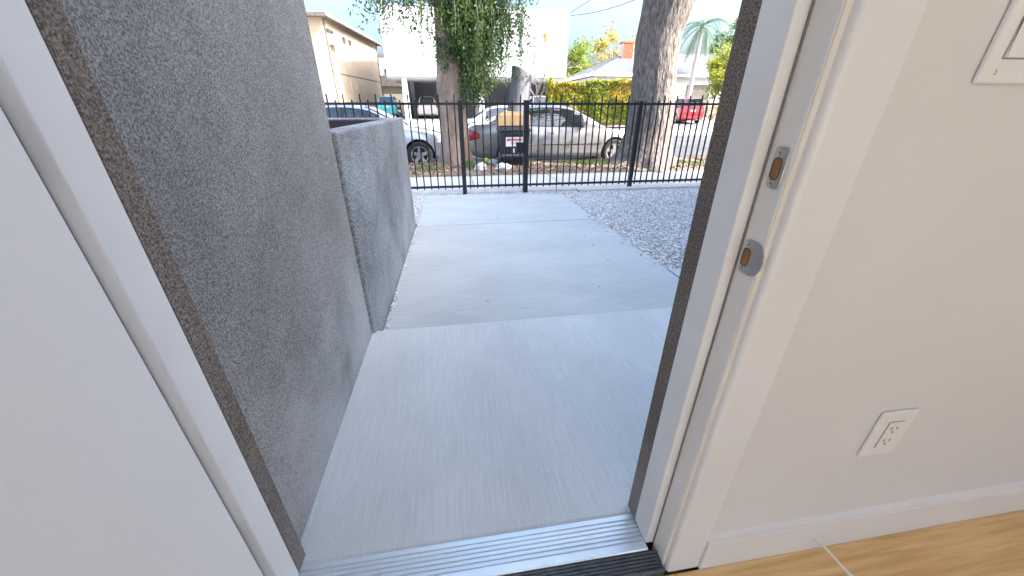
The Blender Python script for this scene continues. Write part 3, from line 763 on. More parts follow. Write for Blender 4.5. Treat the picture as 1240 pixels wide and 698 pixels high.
def make_car(name, label, sp, paint, loc, rz, group=None, detail=True):
    t = thing(name, label, 'car', (0, 0, 0), group)
    L = sp['L']; belt = smooth_curve(sp['belt']); Wf = smooth_curve(sp['W']); roof = smooth_curve(sp['roof'])
    def zb(x): return .20 + .14 * max(0, (abs(x) - L + .45) / .45) ** 1.5
    prof = [(0, .90), (.06, .955), (.22, .985), (.48, 1.0), (.74, .985), (.92, .945), (1, .90)]
    def side(x, z):
        b0, b1 = zb(x), belt(x); v = (z - b0) / max(b1 - b0, 1e-3)
        return Wf(x) * lerp(v, prof)
    st = sorted(set([round(x, 3) for x in np.linspace(-L, L, 61)] + [-L + .02, -L + .05, L - .02, L - .05]))
    rows = []
    for x in st:
        b0, b1 = zb(x), belt(x); r = []
        hv = [p[0] for p in prof]
        half = [(Wf(x) * q, b0 + v * (b1 - b0)) for v, q in prof]
        crown = .035 if abs(x) < L - .1 else .02
        ring = [(y_, z_) for y_, z_ in half] + [(half[-1][0] * .6, b1 + crown * .75), (0, b1 + crown), (-half[-1][0] * .6, b1 + crown * .75)] + [(-y_, z_) for y_, z_ in reversed(half)]
        rows.append([(x, y_, z_) for y_, z_ in ring])
    m = MB(); b = m.grid(rows, 0, True); n = len(rows[0])
    m.f.append(tuple(range(n))); m.m.append(0); m.f.append(tuple(range((len(rows) - 1) * n + n - 1, (len(rows) - 1) * n - 1, -1))); m.m.append(0)
    body = m.build('body', [paint, 'car_dark'], t, smooth=True)
    # wheel arches cut out of the body
    cut = MB()
    for wx in (sp['wf'], sp['wr']):
        for s_ in (1, -1):
            cut.tube([(wx, s_ * .60, sp['rw']), (wx, s_ * 1.1, sp['rw'])], sp['rw'] + .055, 28)
    co = cut.build('cutter', 'car_dark', None)
    md = body.modifiers.new('b', 'BOOLEAN'); md.object = co; md.operation = 'DIFFERENCE'; md.solver = 'EXACT'
    bpy.context.view_layer.update()
    dg = bpy.context.evaluated_depsgraph_get()
    nm = bpy.data.meshes.new_from_object(body.evaluated_get(dg)); body.modifiers.clear()
    for p in nm.polygons:
        cx_, cy_, cz_ = p.center
        for wx in (sp['wf'], sp['wr']):
            if abs(math.hypot(cx_ - wx, cz_ - sp['rw']) - sp['rw'] - .055) < .02 and .595 < abs(cy_) < .86 and abs(p.normal.y) < .5: p.material_index = 1
            if math.hypot(cx_ - wx, cz_ - sp['rw']) < sp['rw'] + .05 and abs(abs(cy_) - .60) < .01: p.material_index = 1
    body.data = nm
    for p in nm.polygons: p.use_smooth = True
    nm.set_sharp_from_angle(angle=R(38))
    bpy.data.objects.remove(co)
    # greenhouse
    x0, x1 = sp['roof'][0][0], sp['roof'][-1][0]
    rtop = max(p[1] for p in sp['roof'])
    def gh(x, v):                 # point on the greenhouse side; v 0 belt .. 1 roof edge
        zb_, zt_ = belt(x) - .01, roof(x)
        wb = Wf(x) * .895; k = (zt_ - zb_) / (rtop - .93)
        wt = wb - .255 * max(k, 0) - .03 * max(k, 0)
        return Vector((x, wb + (wt - wb) * v - .0 * v, zb_ + (zt_ - .035 * max(k, 0) - zb_) * v)), wt, zt_
    rows = []
    for x in np.linspace(x0, x1, 33):
        half = []
        for v in (0, .25, .5, .75, .92, 1):
            p, wt, zt = gh(x, v); bul = .022 * math.sin(math.pi * v)
            half.append((p.y + bul, p.z))
        half += [(wt * .93, zt - .012), (wt * .72, zt + .004), (0, zt + .02)]
        ring = half + [(-y_, z_) for y_, z_ in reversed(half[:-1])]
        rows.append([(x, y_, z_) for y_, z_ in ring])
    m = MB(); m.grid(rows); cb = m.build('cabin', paint, t, smooth=True)
    # side panes
    for s_ in (1, -1):
        for a, b_ in sp['side']:
            rr = []
            for x in np.linspace(a, b_, 9):
                r = []
                for v in np.linspace(.07, .90, 5):
                    p, _, zt = gh(x, v); p.y += .022 * math.sin(math.pi * v) + .006
                    r.append((p.x, p.y * s_, p.z))
                rr.append(r)
            m = MB(); m.grid(rr); m.build('side_window', 'car_glass', t, smooth=True)
        # dark surround
        rr = []
        a, b_ = sp['side'][0][0] - .05, sp['side'][-1][1] + .10
        for x in np.linspace(a, b_, 25):
            r = []
            for v in np.linspace(.03, .945, 6):
                p, _, zt = gh(x, v); p.y += .022 * math.sin(math.pi * v) + .003
                r.append((p.x, p.y * s_, p.z))
            rr.append(r)
        m = MB(); m.grid(rr); m.build('window_surround', 'car_dark', t, smooth=True)
    # windscreen and rear window
    for xa, xb, nm_ in ((sp['roof'][-1][0] - .06, sp['roof'][-3][0] + .05, 'windscreen'), (sp['roof'][0][0] + .035, sp['roof'][2][0] - .03, 'rear_window')):
        rr = []
        for x in np.linspace(xa, xb, 8):
            _, wt, zt = gh(x, 1)
            rr.append([(x + (.008 if nm_ == 'windscreen' else -.008), wt * u, zt + .02 - .024 * abs(u) ** 2.2 + .010) for u in np.linspace(-.90, .90, 9)])
        m = MB(); m.grid(rr); m.build(nm_, 'car_glass', t, smooth=True)
    # wheels
    for wx in (sp['wf'], sp['wr']):
        for s_ in (1, -1):
            c = (wx, s_ * .745, sp['rw']); rw = sp['rw']
            wh = MB()
            pr_ = [(-.10, rw * .62), (-.10, rw * .93), (-.075, rw), (.075, rw), (.10, rw * .93), (.105, rw * .80), (.092, rw * .66)]
            wh.grid([[(c[0] + r * math.cos(a), c[1] + s_ * d, c[2] + r * math.sin(a)) for a in np.linspace(0, 2 * math.pi, 29)[:-1]] for d, r in pr_], 0, True)
            ty = wh.build('wheel', 'tyre', t, smooth=True)
            rm = MB()
            pr_ = [(.092, rw * .66), (.088, rw * .60), (.03, rw * .58), (.03, .001)]
            rm.grid([[(c[0] + r * math.cos(a), c[1] + s_ * d, c[2] + r * math.sin(a)) for a in np.linspace(0, 2 * math.pi, 29)[:-1]] for d, r in pr_[:2]], 0, True)
            rm.grid([[(c[0] + r * math.cos(a), c[1] + s_ * d, c[2] + r * math.sin(a)) for a in np.linspace(0, 2 * math.pi, 29)[:-1]] for d, r in pr_[1:]], 1, True)
            for k in range(5):
                a = k * 2 * math.pi / 5 + .3; ca, sa = math.cos(a), math.sin(a)
                q = []
                for r, hw in ((.03, .045), (rw * .60, .034)):
                    q.append([(c[0] + r * ca - hw * sa, c[1] + s_ * .078, c[2] + r * sa + hw * ca), (c[0] + r * ca + hw * sa, c[1] + s_ * .078, c[2] + r * sa - hw * ca)])
                rm.quad([q[0][0], q[0][1], q[1][1], q[1][0]])
            rm.tube([(c[0], c[1] + s_ * .05, c[2]), (c[0], c[1] + s_ * .084, c[2])], .05, 14)
            rm.build('rim', ['rim', 'car_dark'], ty)
    def patch(name, x0_, x1_, zf0, zf1, mt, s_, off=.006, n=7, k=5, par=None):
        rr = []
        for x in np.linspace(x0_, x1_, n):
            za, zc = zf0(x), zf1(x)
            rr.append([(x + (off * (-1 if x < -L + .2 else 1) if abs(x) > L - .2 else 0), s_ * (side(x, z) + off), z) for z in np.linspace(za, zc, k)])
        m = MB(); m.grid(rr); return m.build(name, mt, par or t, smooth=True)
    ta, tb, tz0, tz1 = sp['tail']
    for s_ in (1, -1):
        patch('tail_light', ta, tb, lambda x: tz0 + .06 * (x - ta) / (tb - ta), lambda x: tz1 - .10 * (x - ta) / (tb - ta), 'tail_red', s_)
        patch('head_light', L - .42, L - .10, lambda x: belt(x) - .15, lambda x: belt(x) - .03, 'lamp_clear', s_)
        if detail:
            patch('side_moulding', -1.9 + .35, 1.5 - .42, lambda x: .515, lambda x: .535, 'chrome', s_, .008, 12, 2)
            patch('sill_trim', sp['wr'] + .40, sp['wf'] - .40, lambda x: .205, lambda x: .255, 'car_dark', s_, .004, 10, 2)
            for xd in (sp['side'][-1][1] + .14, (sp['side'][1][1] + sp['side'][2][0]) / 2, sp['side'][0][1] + .02):
                patch('door_seam', xd - .004, xd + .004, lambda x: .27, lambda x: belt(x) - .005, 'car_dark', s_, .003, 2, 9)
            for xd in (-.05 - .17, -.98):
                hd = MB(); yy = side(xd, .80) + .006
                hd.box(xd - .085, xd + .085, s_ * yy - .012, s_ * yy + .016, .785, .812); hd.build('door_handle', 'chrome', t, bevel=.006)
            mx_, _, _ = gh(sp['side'][-1][1] + .06, .05)
            mr_ = MB(); mr_.box(mx_.x - .06, mx_.x + .06, s_ * (mx_.y + .04) - .035, s_ * (mx_.y + .04) + .10 * (1 if s_ > 0 else 0) + (.035 if s_ < 0 else 0), mx_.z + .03, mx_.z + .15)
            if s_ < 0: mr_ = MB().box(mx_.x - .06, mx_.x + .06, -(mx_.y + .16), -(mx_.y + .005), mx_.z + .03, mx_.z + .15)
            mr_.build('mirror', 'car_dark' if paint == 'paint_pale' else paint, t, bevel=.03, seg=3)
    if detail or sp is HATCH:
        pl = MB().box(-L - .012, -L + .02, -.16, .16, sp['belt'][0][1] - .12 + (.16 if sp is HATCH else 0), sp['belt'][0][1] + .02 + (.16 if sp is HATCH else 0)); pl.build('number_plate', 'label_white', t)
        bp_ = MB().box(-L - .03, -L + .12, -.66, .66, .34, .52); bp_.build('bumper', paint, t, bevel=.05, seg=3)
    t.location = loc; t.rotation_euler = (0, 0, rz)
    return t
ZST = -.30
PARK = 'cars parked along the near kerb'
make_car('parked_car', 'silver sedan parked at the kerb behind the black trash bin', SEDAN, 'paint_silver', (2.67, 10.48, ZST), 0, PARK)
make_car('parked_car', 'pale silver sedan parked beyond the low stucco wall, nose behind pink trunk', SEDAN, 'paint_pale', (-2.33, 10.46, ZST), 0, PARK)
make_car('parked_car', 'pale sedan facing the other way across the street', SEDAN, 'paint_pale', (2.15, 18.35, ZST), math.pi)
make_car('parked_car', 'blush white hatchback parked under the white building', HATCH, 'paint_blush', (-2.05, 37.3, zg(36) + .04), R(92), detail=False)
make_car('parked_car', 'turquoise car parked beside the beige apartment block', HATCH, 'paint_turq', (-5.5, 38.5, zg(38) + .04), R(90), detail=False)
make_car('parked_car', 'white car parked at the narrow end of the yellow hedge', HATCH, 'paint_white', (6.7, 31.5, zg(31.5) + .04), R(88), detail=False)
make_car('parked_car', 'red car seen from behind in the far driveway', HATCH, 'paint_red', (17.6, 28.8, zg(27) + .035), R(78), detail=False)

# ================================================================== BIN, BOX AND LITTER ON THE VERGE
bx, by, bz = 1.275, 8.30, -.10
bn = thing('trash_bin', 'black wheeled trash bin standing on the verge by the silver sedan', 'trash bin', (bx, by, bz))
def taper(x0, x1, y0, y1, z0, X0, X1, Y0, Y1, z1):
    m = MB(); m.v = [(x0, y0, z0), (x1, y0, z0), (x1, y1, z0), (x0, y1, z0), (X0, Y0, z1), (X1, Y0, z1), (X1, Y1, z1), (X0, Y1, z1)]
    m.f = [(0, 3, 2, 1), (4, 5, 6, 7), (0, 1, 5, 4), (1, 2, 6, 5), (2, 3, 7, 6), (3, 0, 4, 7)]; m.m = [0] * 6; return m
taper(bx - .25, bx + .25, by - .24, by + .26, bz + .16, bx - .31, bx + .31, by - .31, by + .30, bz + .72).build('body', 'bin_black', bn, bevel=.02)
taper(bx - .24, bx + .24, by - .16, by + .25, bz + .02, bx - .25, bx + .25, by - .18, by + .25, bz + .159).build('foot', 'bin_black', bn, bevel=.015)
MB().box(bx - .335, bx + .335, by - .335, by + .325, bz + .721, bz + .765).build('rim', 'bin_black', bn, bevel=.015)
taper(bx - .325, bx + .325, by - .325, by + .32, bz + .766, bx - .27, bx + .27, by - .25, by + .28, bz + .83).build('lid', 'bin_black', bn, bevel=.02)
MB().box(bx - .285, bx + .285, by - .310, by - .262, bz + .235, bz + .285).build('ledge', 'bin_grey', bn, bevel=.008)
hb = MB(); hb.tube([(bx - .24, by - .335, bz + .70), (bx - .24, by - .39, bz + .69), (bx + .24, by - .39, bz + .69), (bx + .24, by - .335, bz + .70)], .014, 8); hb.build('handle', 'bin_black', bn, smooth=True)
for s_ in (-1, 1):
    wm = MB(); wm.tube([(bx + s_ * .255, by - .12, bz + .095), (bx + s_ * .315, by - .12, bz + .095)], .095, 18); wm.build('wheel', 'tyre', bn)
lb = MB(); lb.box(bx - .215, bx + .175, by - .3345, by - .326, bz + .44, bz + .62); lo = lb.build('label', 'label_white', bn); lo.rotation_euler = (0, 0, 0)
MB().box(bx - .18, bx + .14, by - .3365, by - .335, bz + .545, bz + .590).build('red_print', 'label_red', lo)
MB().box(bx - .10, bx + .11, by - .3365, by - .335, bz + .500, bz + .512).build('fine_print', 'bin_grey', lo)
MB().box(bx - .055, bx - .015, by - .300, by - .293, bz + .315, bz + .40).build('sticker', 'label_white', bn)
cb_ = taper(bx - .36, bx + .30, by - .27, by + .16, bz + .832, bx - .355, bx + .31, by - .24, by + .16, bz + 1.02)
co_ = thing('cardboard_box', 'crushed brown cardboard box lying on the trash bin lid', 'box', (bx, by, bz + .831))
cb_.build('carton', 'cardboard', co_, bevel=.006)
f_ = MB(); f_.quad([(bx - .36, by - .24, bz + 1.022), (bx + .31, by - .24, bz + 1.022), (bx + .29, by - .10, bz + 1.075), (bx - .20, by - .10, bz + 1.105)]); fo_ = f_.build('flap', 'cardboard', co_)
md = fo_.modifiers.new('s', 'SOLIDIFY'); md.thickness = .005
def crumple(name, label, x, y, sx, sy, sz, mt, seed, mats2=None):
    bm = bmesh.new(); bmesh.ops.create_icosphere(bm, subdivisions=3, radius=1)
    for v in bm.verts:
        k = 1 + .45 * mnoise.noise(v.co * 1.9 + Vector((seed, 0, 0))) + .3 * abs(mnoise.noise(v.co * 4.5 + Vector((0, seed, 0))))
        v.co = Vector((v.co.x * sx * k, v.co.y * sy * k, max(v.co.z * k, -.35) * sz))
    me = bpy.data.meshes.new(name); bm.to_mesh(me); bm.free(); me.materials.append(M[mt])
    o = bpy.data.objects.new(name, me); COL.objects.link(o); o.location = (x, y, zv(x, y) + .3 * sz)
    return tag(o, label, 'litter' if mt != 'lemon' else 'fruit')
crumple('paper_bag', 'crumpled white paper with pink print on the verge near the gate post', .52, 7.78, .12, .09, .09, 'litter_white', 3)
crumple('plastic_bag', 'crumpled white plastic bag lying in front of the trash bin', 1.0, 7.76, .15, .10, .08, 'litter_white', 9)
crumple('plastic_bag', 'small white scrap beside the yellow fruit', .86, 8.55, .10, .08, .06, 'litter_white', 5)
le = MB(); le.grid([[(.70 + .055 * math.cos(u) * (.068 + 0 * u) / .055 * math.sin(t) , 8.55 + .055 * math.sin(u) * math.sin(t), zv(.70, 8.55) + .05 - (.055 + .012 * abs(math.cos(t)) ** 6) * math.cos(t)) for u in np.linspace(0, 2 * math.pi, 17)[:-1]] for t in np.linspace(.05, math.pi - .05, 12)], 0, True)
tag(le.build('lemon', 'lemon', origin=(.70, 8.55, -.06), smooth=True), 'bright yellow fruit lying on the dirt verge', 'fruit')
# fallen leaves and grass
n = 9000
X = rng.uniform(-3, 6.5, n); Y = 7.34 + 1.80 * rng.random(n) ** .8
keep = np.array([mnoise.noise(Vector((a * 1.1, b * 1.6, 5))) > -.25 + .5 * random.random() - .25 for a, b in zip(X, Y)])
X, Y = X[keep], Y[keep]
P = np.array([(a, b, zv(a, b) + .008) for a, b in zip(X, Y)]); D = np.stack([rng.normal(0, 1, len(P)), rng.normal(0, 1, len(P)), rng.normal(0, .18, len(P))], 1)
o = leaves_mesh('fallen_leaves', P, D, .065, .035, ['leaf_brown', 'leaf_tan', 'leaf_orange', 'twig'], probs=[.4, .35, .1, .15], kind='stuff', jit=.1)
tag(o, 'dry brown leaves scattered over the dirt verge', 'leaves')
P = []; D = []
for cx_, cy_, rr_, k in ((.42, 8.0, .20, 260), (2.85, 8.1, .22, 300), (2.5, 8.3, .15, 120), (-.5, 7.9, .3, 160), (3.2, 7.9, .2, 80), (.25, 8.3, .15, 120), (5.3, 7.9, .3, 120), (1.7, 8.7, .2, 60)):
    for i in range(k):
        a = random.uniform(0, 6.28); q = rr_ * math.sqrt(random.random()); x, y = cx_ + q * math.cos(a), cy_ + q * .7 * math.sin(a)
        P.append((x, y, zv(x, y) + .035)); D.append((random.gauss(0, .35), random.gauss(0, .35), 1))
o = leaves_mesh('grass', P, D, .10, .010, ['leaf_mid', 'leaf_light'], kind='stuff'); tag(o, 'small tufts of green grass on the dirt verge', 'grass')
# a few bits of debris on the walk
P = [(rng.uniform(-.3, 1.5), rng.uniform(1.9, 5.3)) for i in range(15)]
P = np.array([(x, y, zs(y) + .006) for x, y in P]); D = rng.normal(0, 1, (len(P), 3)) * [1, 1, .1]
o = leaves_mesh('leaf_crumbs', P, D, .020, .008, ['leaf_brown', 'leaf_tan'], kind='stuff'); tag(o, 'tiny dry leaf crumbs on the concrete walk', 'leaves')

# ================================================================== TREES NEAR
def trunk(name, mt, parent, path, rads, seg=40, rough=.10, flare=0, ridges=0, zbase=0):
    m = MB(); rows = []
    pth_ = [Vector(p) for p in path]; cum = [p.z for p in pth_]
    zz = np.linspace(cum[0], cum[-1], 64)
    for z in zz:
        x = np.interp(z, cum, [p.x for p in pth_]); y = np.interp(z, cum, [p.y for p in pth_]); r = np.interp(z, cum, rads)
        row = []
        for k in range(seg):
            a = 2 * math.pi * k / seg; q = Vector((math.cos(a), math.sin(a), 0))
            nn = mnoise.noise(Vector((q.x * 1.4, q.y * 1.4, z * .8 + x)))
            n2 = mnoise.noise(Vector((q.x * 7, q.y * 7, z * 1.6)))
            n3 = mnoise.noise(Vector((q.x * 14, q.y * 14, z * 5)))
            rr = r * (1 + rough * nn + ridges * n2 + ridges * .5 * n3)
            fl_ = max(0, 1 - (z - zbase) / .55)
            rr += flare * fl_ ** 2 * (.55 + .75 * max(0, math.sin(a * 4 + 1.3) + .4 * mnoise.noise(q * 2)))
            row.append((x + q.x * rr, y + q.y * rr, z))
        rows.append(row)
    m.grid(rows, 0, True)
    return m
# left: pink-barked tree with weeping foliage
TA = Vector((.06, 8.62, -.12))
ta = thing('pepper_tree', 'pink barked tree with weeping green foliage on the verge', 'tree', TA)
m = trunk('trunk', 'bark_pink', ta, [(.05, 8.62, -.2), (.06, 8.62, .6), (.02, 8.62, 1.3), (.05, 8.62, 2.2), (.10, 8.64, 3.4), (.15, 8.7, 4.6)], [.34, .30, .28, .265, .245, .22], flare=.10, ridges=.05, zbase=-.12)
def limb(m, p, d, ln, r, depth, out, grav=.0):
    p = Vector(p); d = Vector(d).normalized(); pts_ = [p.copy()]; rs = [r]
    k = 6
    for i in range(k):
        d = (d + Vector((random.gauss(0, .16), random.gauss(0, .16), random.gauss(0, .10) - grav * (i / k)))).normalized()
        p = p + d * ln / k; pts_.append(p.copy()); rs.append(r * (1 - .55 * (i + 1) / k))
    m.tube(pts_, rs, 8 if r > .05 else 5)
    out.append((pts_, depth))
    if depth > 0:
        for i in range(3):
            q = pts_[random.randint(2, k)]
            nd = (d + Vector((random.gauss(0, .7), random.gauss(0, .7), random.gauss(.05, .4)))).normalized()
            limb(m, q, nd, ln * .62, r * .5, depth - 1, out, grav)
random.seed(21)
tips = []
for d_, r_ in (((.9, -.2, .5), .12), ((-.8, -.3, .6), .11), ((.3, .8, .8), .12), ((-.3, .7, 1), .12), ((.2, -.7, .9), .11), ((.1, .1, 1), .16)):
    limb(m, (.12, 8.68, 3.3 + random.random() * .9), d_, 2.7, r_, 2, tips)
# two lower limbs that carry the hanging curtains
low = []
limb(m, (.14, 8.58, 2.75), (.85, -.25, .42), 1.5, .085, 1, low, .12)
limb(m, (.0, 8.58, 2.95), (-.9, -.2, .30), 1.5, .06, 1, low, .2)
m.build('trunk', 'bark_pink', ta, smooth=True)
P, D, tw = [], [], MB()
def strand(top, ln, dens, lx=0, ly=0):
    p = Vector(top); v = Vector((lx, ly, random.uniform(-.2, .15)))
    st_ = .035; k = int(ln / st_); pts_ = [p.copy()]
    for i in range(k):
        v = v * .9 + Vector((random.gauss(0, .05), random.gauss(0, .05), -.12)); v.z = max(v.z, -1)
        p = p + v.normalized() * st_; pts_.append(p.copy())
        for j_ in range(dens):
            P.append(p + Vector((random.gauss(0, .055), random.gauss(0, .055), random.gauss(0, .025))))
            D.append((random.gauss(0, .8), random.gauss(0, .8), -.75))
    if len(pts_) > 3: tw.tube(pts_[::3], .0035, 3, caps=False)
# dense curtain right of the trunk
for i in range(300):
    u = abs(random.gauss(0, .5)); x = .12 + min(u, 1.0) * .90; y = (8.30 if x < .42 else 8.45) + random.gauss(0, .16 if x < .42 else .30)
    low_end = (1.9 if x < .3 else 1.05) + .75 * max(0, x - .6) + random.random() ** 2 * 1.2
    top = 3.7 + random.random() * .6 - .2 * x
    z0 = random.uniform(low_end + .5, top)
    strand((x, y, z0), min(z0 - low_end, random.uniform(.5, 1.3)), 3, random.gauss(0, .15), random.gauss(0, .1))
# looser sprays further right and left
for i in range(80):
    x = random.uniform(.9, 1.55); y = 8.4 + random.gauss(0, .35); z0 = random.uniform(2.5, 3.9)
    strand((x, y, z0), random.uniform(.35, .8), 2, random.gauss(0, .2), 0)
for i in range(120):
    x = -random.uniform(.15, 1.5); y = 8.4 + random.gauss(0, .35)
    z0 = random.uniform(3.0 - .15 * abs(x), 4.0)
    strand((x, y, z0), random.uniform(.3, .75) + (.5 if x > -.6 and random.random() < .25 else 0), 2, random.gauss(-.05, .2), 0)
for i in range(60):       # ivy like sprouts hugging the trunk
    a = random.uniform(-2.8, .3); z0 = random.uniform(2.0, 3.4)
    strand((.08 + .29 * math.cos(a), 8.62 + .29 * math.sin(a), z0), random.uniform(.15, .5), 3)
tw.build('twigs', 'twig', ta, kind='stuff')
leaves_mesh('crown', P, D, .085, .030, ['leaf_dark', 'leaf_mid', 'leaf_light', 'leaf_blue'], ta, [.22, .36, .30, .12])
P, D = [], []
for pts_, dep in tips:
    if dep > 1: continue
    for q in pts_[2:]:
        for i in range(12):
            P.append(q + Vector((random.gauss(0, .38), random.gauss(0, .38), random.gauss(-.1, .32)))); D.append((random.gauss(0, 1), random.gauss(0, 1), -.6))
P = [p for p in P if p.z > 3.3]; D = D[:len(P)]
leaves_mesh('upper_crown', P, D, .17, .06, ['leaf_dark', 'leaf_mid', 'leaf_light'], ta, [.35, .45, .2])
# right: massive grey trunk
TB = Vector((4.15, 8.12, -.05))
tb = thing('large_tree', 'massive grey furrowed trunk standing behind the iron fence', 'tree', TB)
random.seed(33)
m = trunk('trunk', 'bark_grey', tb, [(4.20, 8.12, -.25), (4.22, 8.12, .3), (4.22, 8.12, .9), (4.20, 8.12, 1.6), (4.15, 8.12, 2.3), (4.28, 8.12, 3.0), (4.40, 8.14, 4.2), (4.45, 8.2, 5.2)],
          [.58, .52, .46, .43, .42, .49, .46, .40], seg=64, flare=.26, ridges=.055, zbase=-.05, rough=.05)
tipsb = []
for d_, r_ in (((.9, -.1, .8), .24), ((-.8, -.1, .9), .22), ((.2, .9, .8), .2), ((-.3, .5, 1), .2), ((.4, -.6, 1), .2)):
    limb(m, (4.45, 8.2, 4.6 + random.random() * .5), d_, 4.0, r_, 2, tipsb)
m.tube([(4.45, 8.2, 4.9), (5.6, 8.2, 5.5), (7.2, 8.2, 5.7), (9.2, 8.1, 5.9)], [.22, .17, .12, .04], 8)  # limb added out of view to carry the car-shading foliage
m.build('trunk', 'bark_grey', tb, smooth=True)
# surface roots
for k, (dx, dy, ln) in enumerate(((1.0, -.15, 1.3), (.8, .5, 1.0), (-.7, -.5, .7), (.5, -.8, .55))):
    rt = MB(); pts_ = []
    for i in range(7):
        q = i / 6; x = 4.2 + dx * (.45 + q * ln); y = 8.12 + dy * (.45 + q * ln) * .8 + .06 * math.sin(q * 5 + k)
        y = min(max(y, 7.5), 9.1)
        pts_.append((x, y, zv(x, y) + .03 - .05 * q))
    rt.tube(pts_, [.10 * (1 - .75 * i / 6) for i in range(7)], 8); rt.build('root', 'bark_grey', tb, smooth=True)
P, D = [], []
for pts_, dep in tipsb:
    if dep > 1: continue
    for q in pts_[2:]:
        for i in range(7):
            P.append(q + Vector((random.gauss(0, .6), random.gauss(0, .6), random.gauss(0, .5)))); D.append((random.gauss(0, 1), random.gauss(0, 1), random.gauss(-.2, .6)))
for i in range(3800):      # unseen low bough added past the frame to shade the parked car
    v = Vector((random.gauss(0, 1), random.gauss(0, 1), random.gauss(0, 1))).normalized() * random.random() ** .5
    P.append(Vector((7.9 + 2.3 * v.x, 8.15 + .95 * v.y, 5.75 + .95 * v.z))); D.append((random.gauss(0, 1), random.gauss(0, 1), -.3))
idx = [i for i, p in enumerate(P) if p.z > 4.6]
leaves_mesh('crown', [P[i] for i in idx], [D[i] for i in idx], .26, .12, ['leaf_dark', 'leaf_mid', 'leaf_light'], tb, [.4, .4, .2])
# stump behind the bin
sp_ = thing('tree_stump', 'grey leaning tree stump cut off at a slant behind the trash bin', 'stump', (1.38, 8.95, -.1))
m = MB(); rows = []
for i in range(14):
    q = i / 13; z = -.15 + q * 1.92; x = 1.34 + .235 * q; r = .30 - .085 * q + .10 * max(0, 1 - q * 5)
    rows.append([(x + r * (1 + .10 * mnoise.noise(Vector((math.cos(a) * 1.5, math.sin(a) * 1.5, z * 1.4)))) * math.cos(a), 8.95 + r * math.sin(a), z - (.10 * math.cos(a) if i == 13 else 0) + (.0)) for a in np.linspace(0, 2 * math.pi, 25)[:-1]])
b = m.grid(rows, 0, True); m.f.append(tuple(b + 13 * 24 + k for k in range(24))); m.m.append(0)
m.build('trunk', 'bark_stump', sp_, smooth=True).data.set_sharp_from_angle(angle=R(50))
P, D = [], []
for i in range(70): P.append(Vector((1.46 + random.gauss(0, .10), 8.75 + random.gauss(0, .05), 1.66 + random.gauss(0, .09)))); D.append((random.gauss(0, .5), random.gauss(0, .5), -.5))
leaves_mesh('sprouts', P, D, .07, .025, ['leaf_mid', 'leaf_light'], sp_)

# ================================================================== ACROSS THE STREET
# white building on columns
YB = 32.0
bx0, bx1 = aty(457, 8, YB).x, aty(690, 12, YB).x
bz0, bz1 = aty(480, 93, YB).z, aty(470, 8, YB).z + .12
wb_ = thing('white_building', 'white boxy building raised on columns across the street', 'building', (2.3, YB, .1))
MB().box(bx0, bx1, YB + .04, YB + 12, bz0, bz1).build('upper_floor', 'joint_dark', wb_)
MB().box(bx0 - .02, bx1 + .02, YB + .1, YB + 12.02, bz1 + .001, bz1 + .08).build('roof', 'white_wall', wb_)
MB().box(bx0, bx1, YB + .3, YB + 12, bz0 - .06, bz0 - .002).build('soffit', 'white_wall', wb_)
jx = [bx0, aty(492, 60, YB).x, aty(521, 60, YB).x]
while jx[-1] < bx1 - 1: jx.append(min(jx[-1] + (bx1 - jx[2]) / 4, bx1))
hz_ = [bz0, aty(475, 66, YB).z, aty(470, 38, YB).z, bz1]
for i in range(len(jx) - 1):
    for k in range(3):
        MB().box(jx[i] + .035, jx[i + 1] - .035, YB, YB + .038, hz_[k] + .035, hz_[k + 1] - .035).build('facade_panel', 'white_wall', wb_)
for k in range(6):
    MB().box(bx1 + .001, bx1 + .03, YB + .1 + k * 2, YB + .1 + k * 2 + 1.97, bz0, bz1 - .02).build('facade_panel', 'white_wall', wb_)
for px_ in (489, 583, 640):
    x = aty(px_, 100, YB).x
    for yy in (YB + .3, YB + 6):
        MB().box(x - .19, x + .19, yy, yy + .38, 0, bz0 - .065).build('column', 'white_wall', wb_)
MB().box(bx0 + .9, bx1, YB + 8.2, YB + 8.4, 0, bz0 - .065).build('carport_wall', 'carport_shade_grey', wb_)
MB().box(bx0 + .92, bx0 + 1.1, YB + 3, YB + 8.195, 0, bz0 - .065).build('carport_wall', 'carport_shade_grey', wb_)
MB().box(bx1 - .2, bx1, YB + 3, YB + 8.195, 0, bz0 - .065).build('carport_wall', 'carport_shade_grey', wb_)
for px_ in (514, 633):
    x = aty(px_, 60, YB).x; pp = MB(); pp.tube([(x, YB - .07, bz0 + .05), (x, YB - .07, bz1)], .05 if px_ == 514 else .09, 10); pp.build('downpipe', 'white_wall', wb_)
x = aty(661, 45, YB).x; z = aty(661, 45, YB).z
MB().box(x - .1, x + .1, YB - .16, YB - .002, z - .25, z + .25).build('wall_lamp', 'lamp_amber', wb_, bevel=.04)

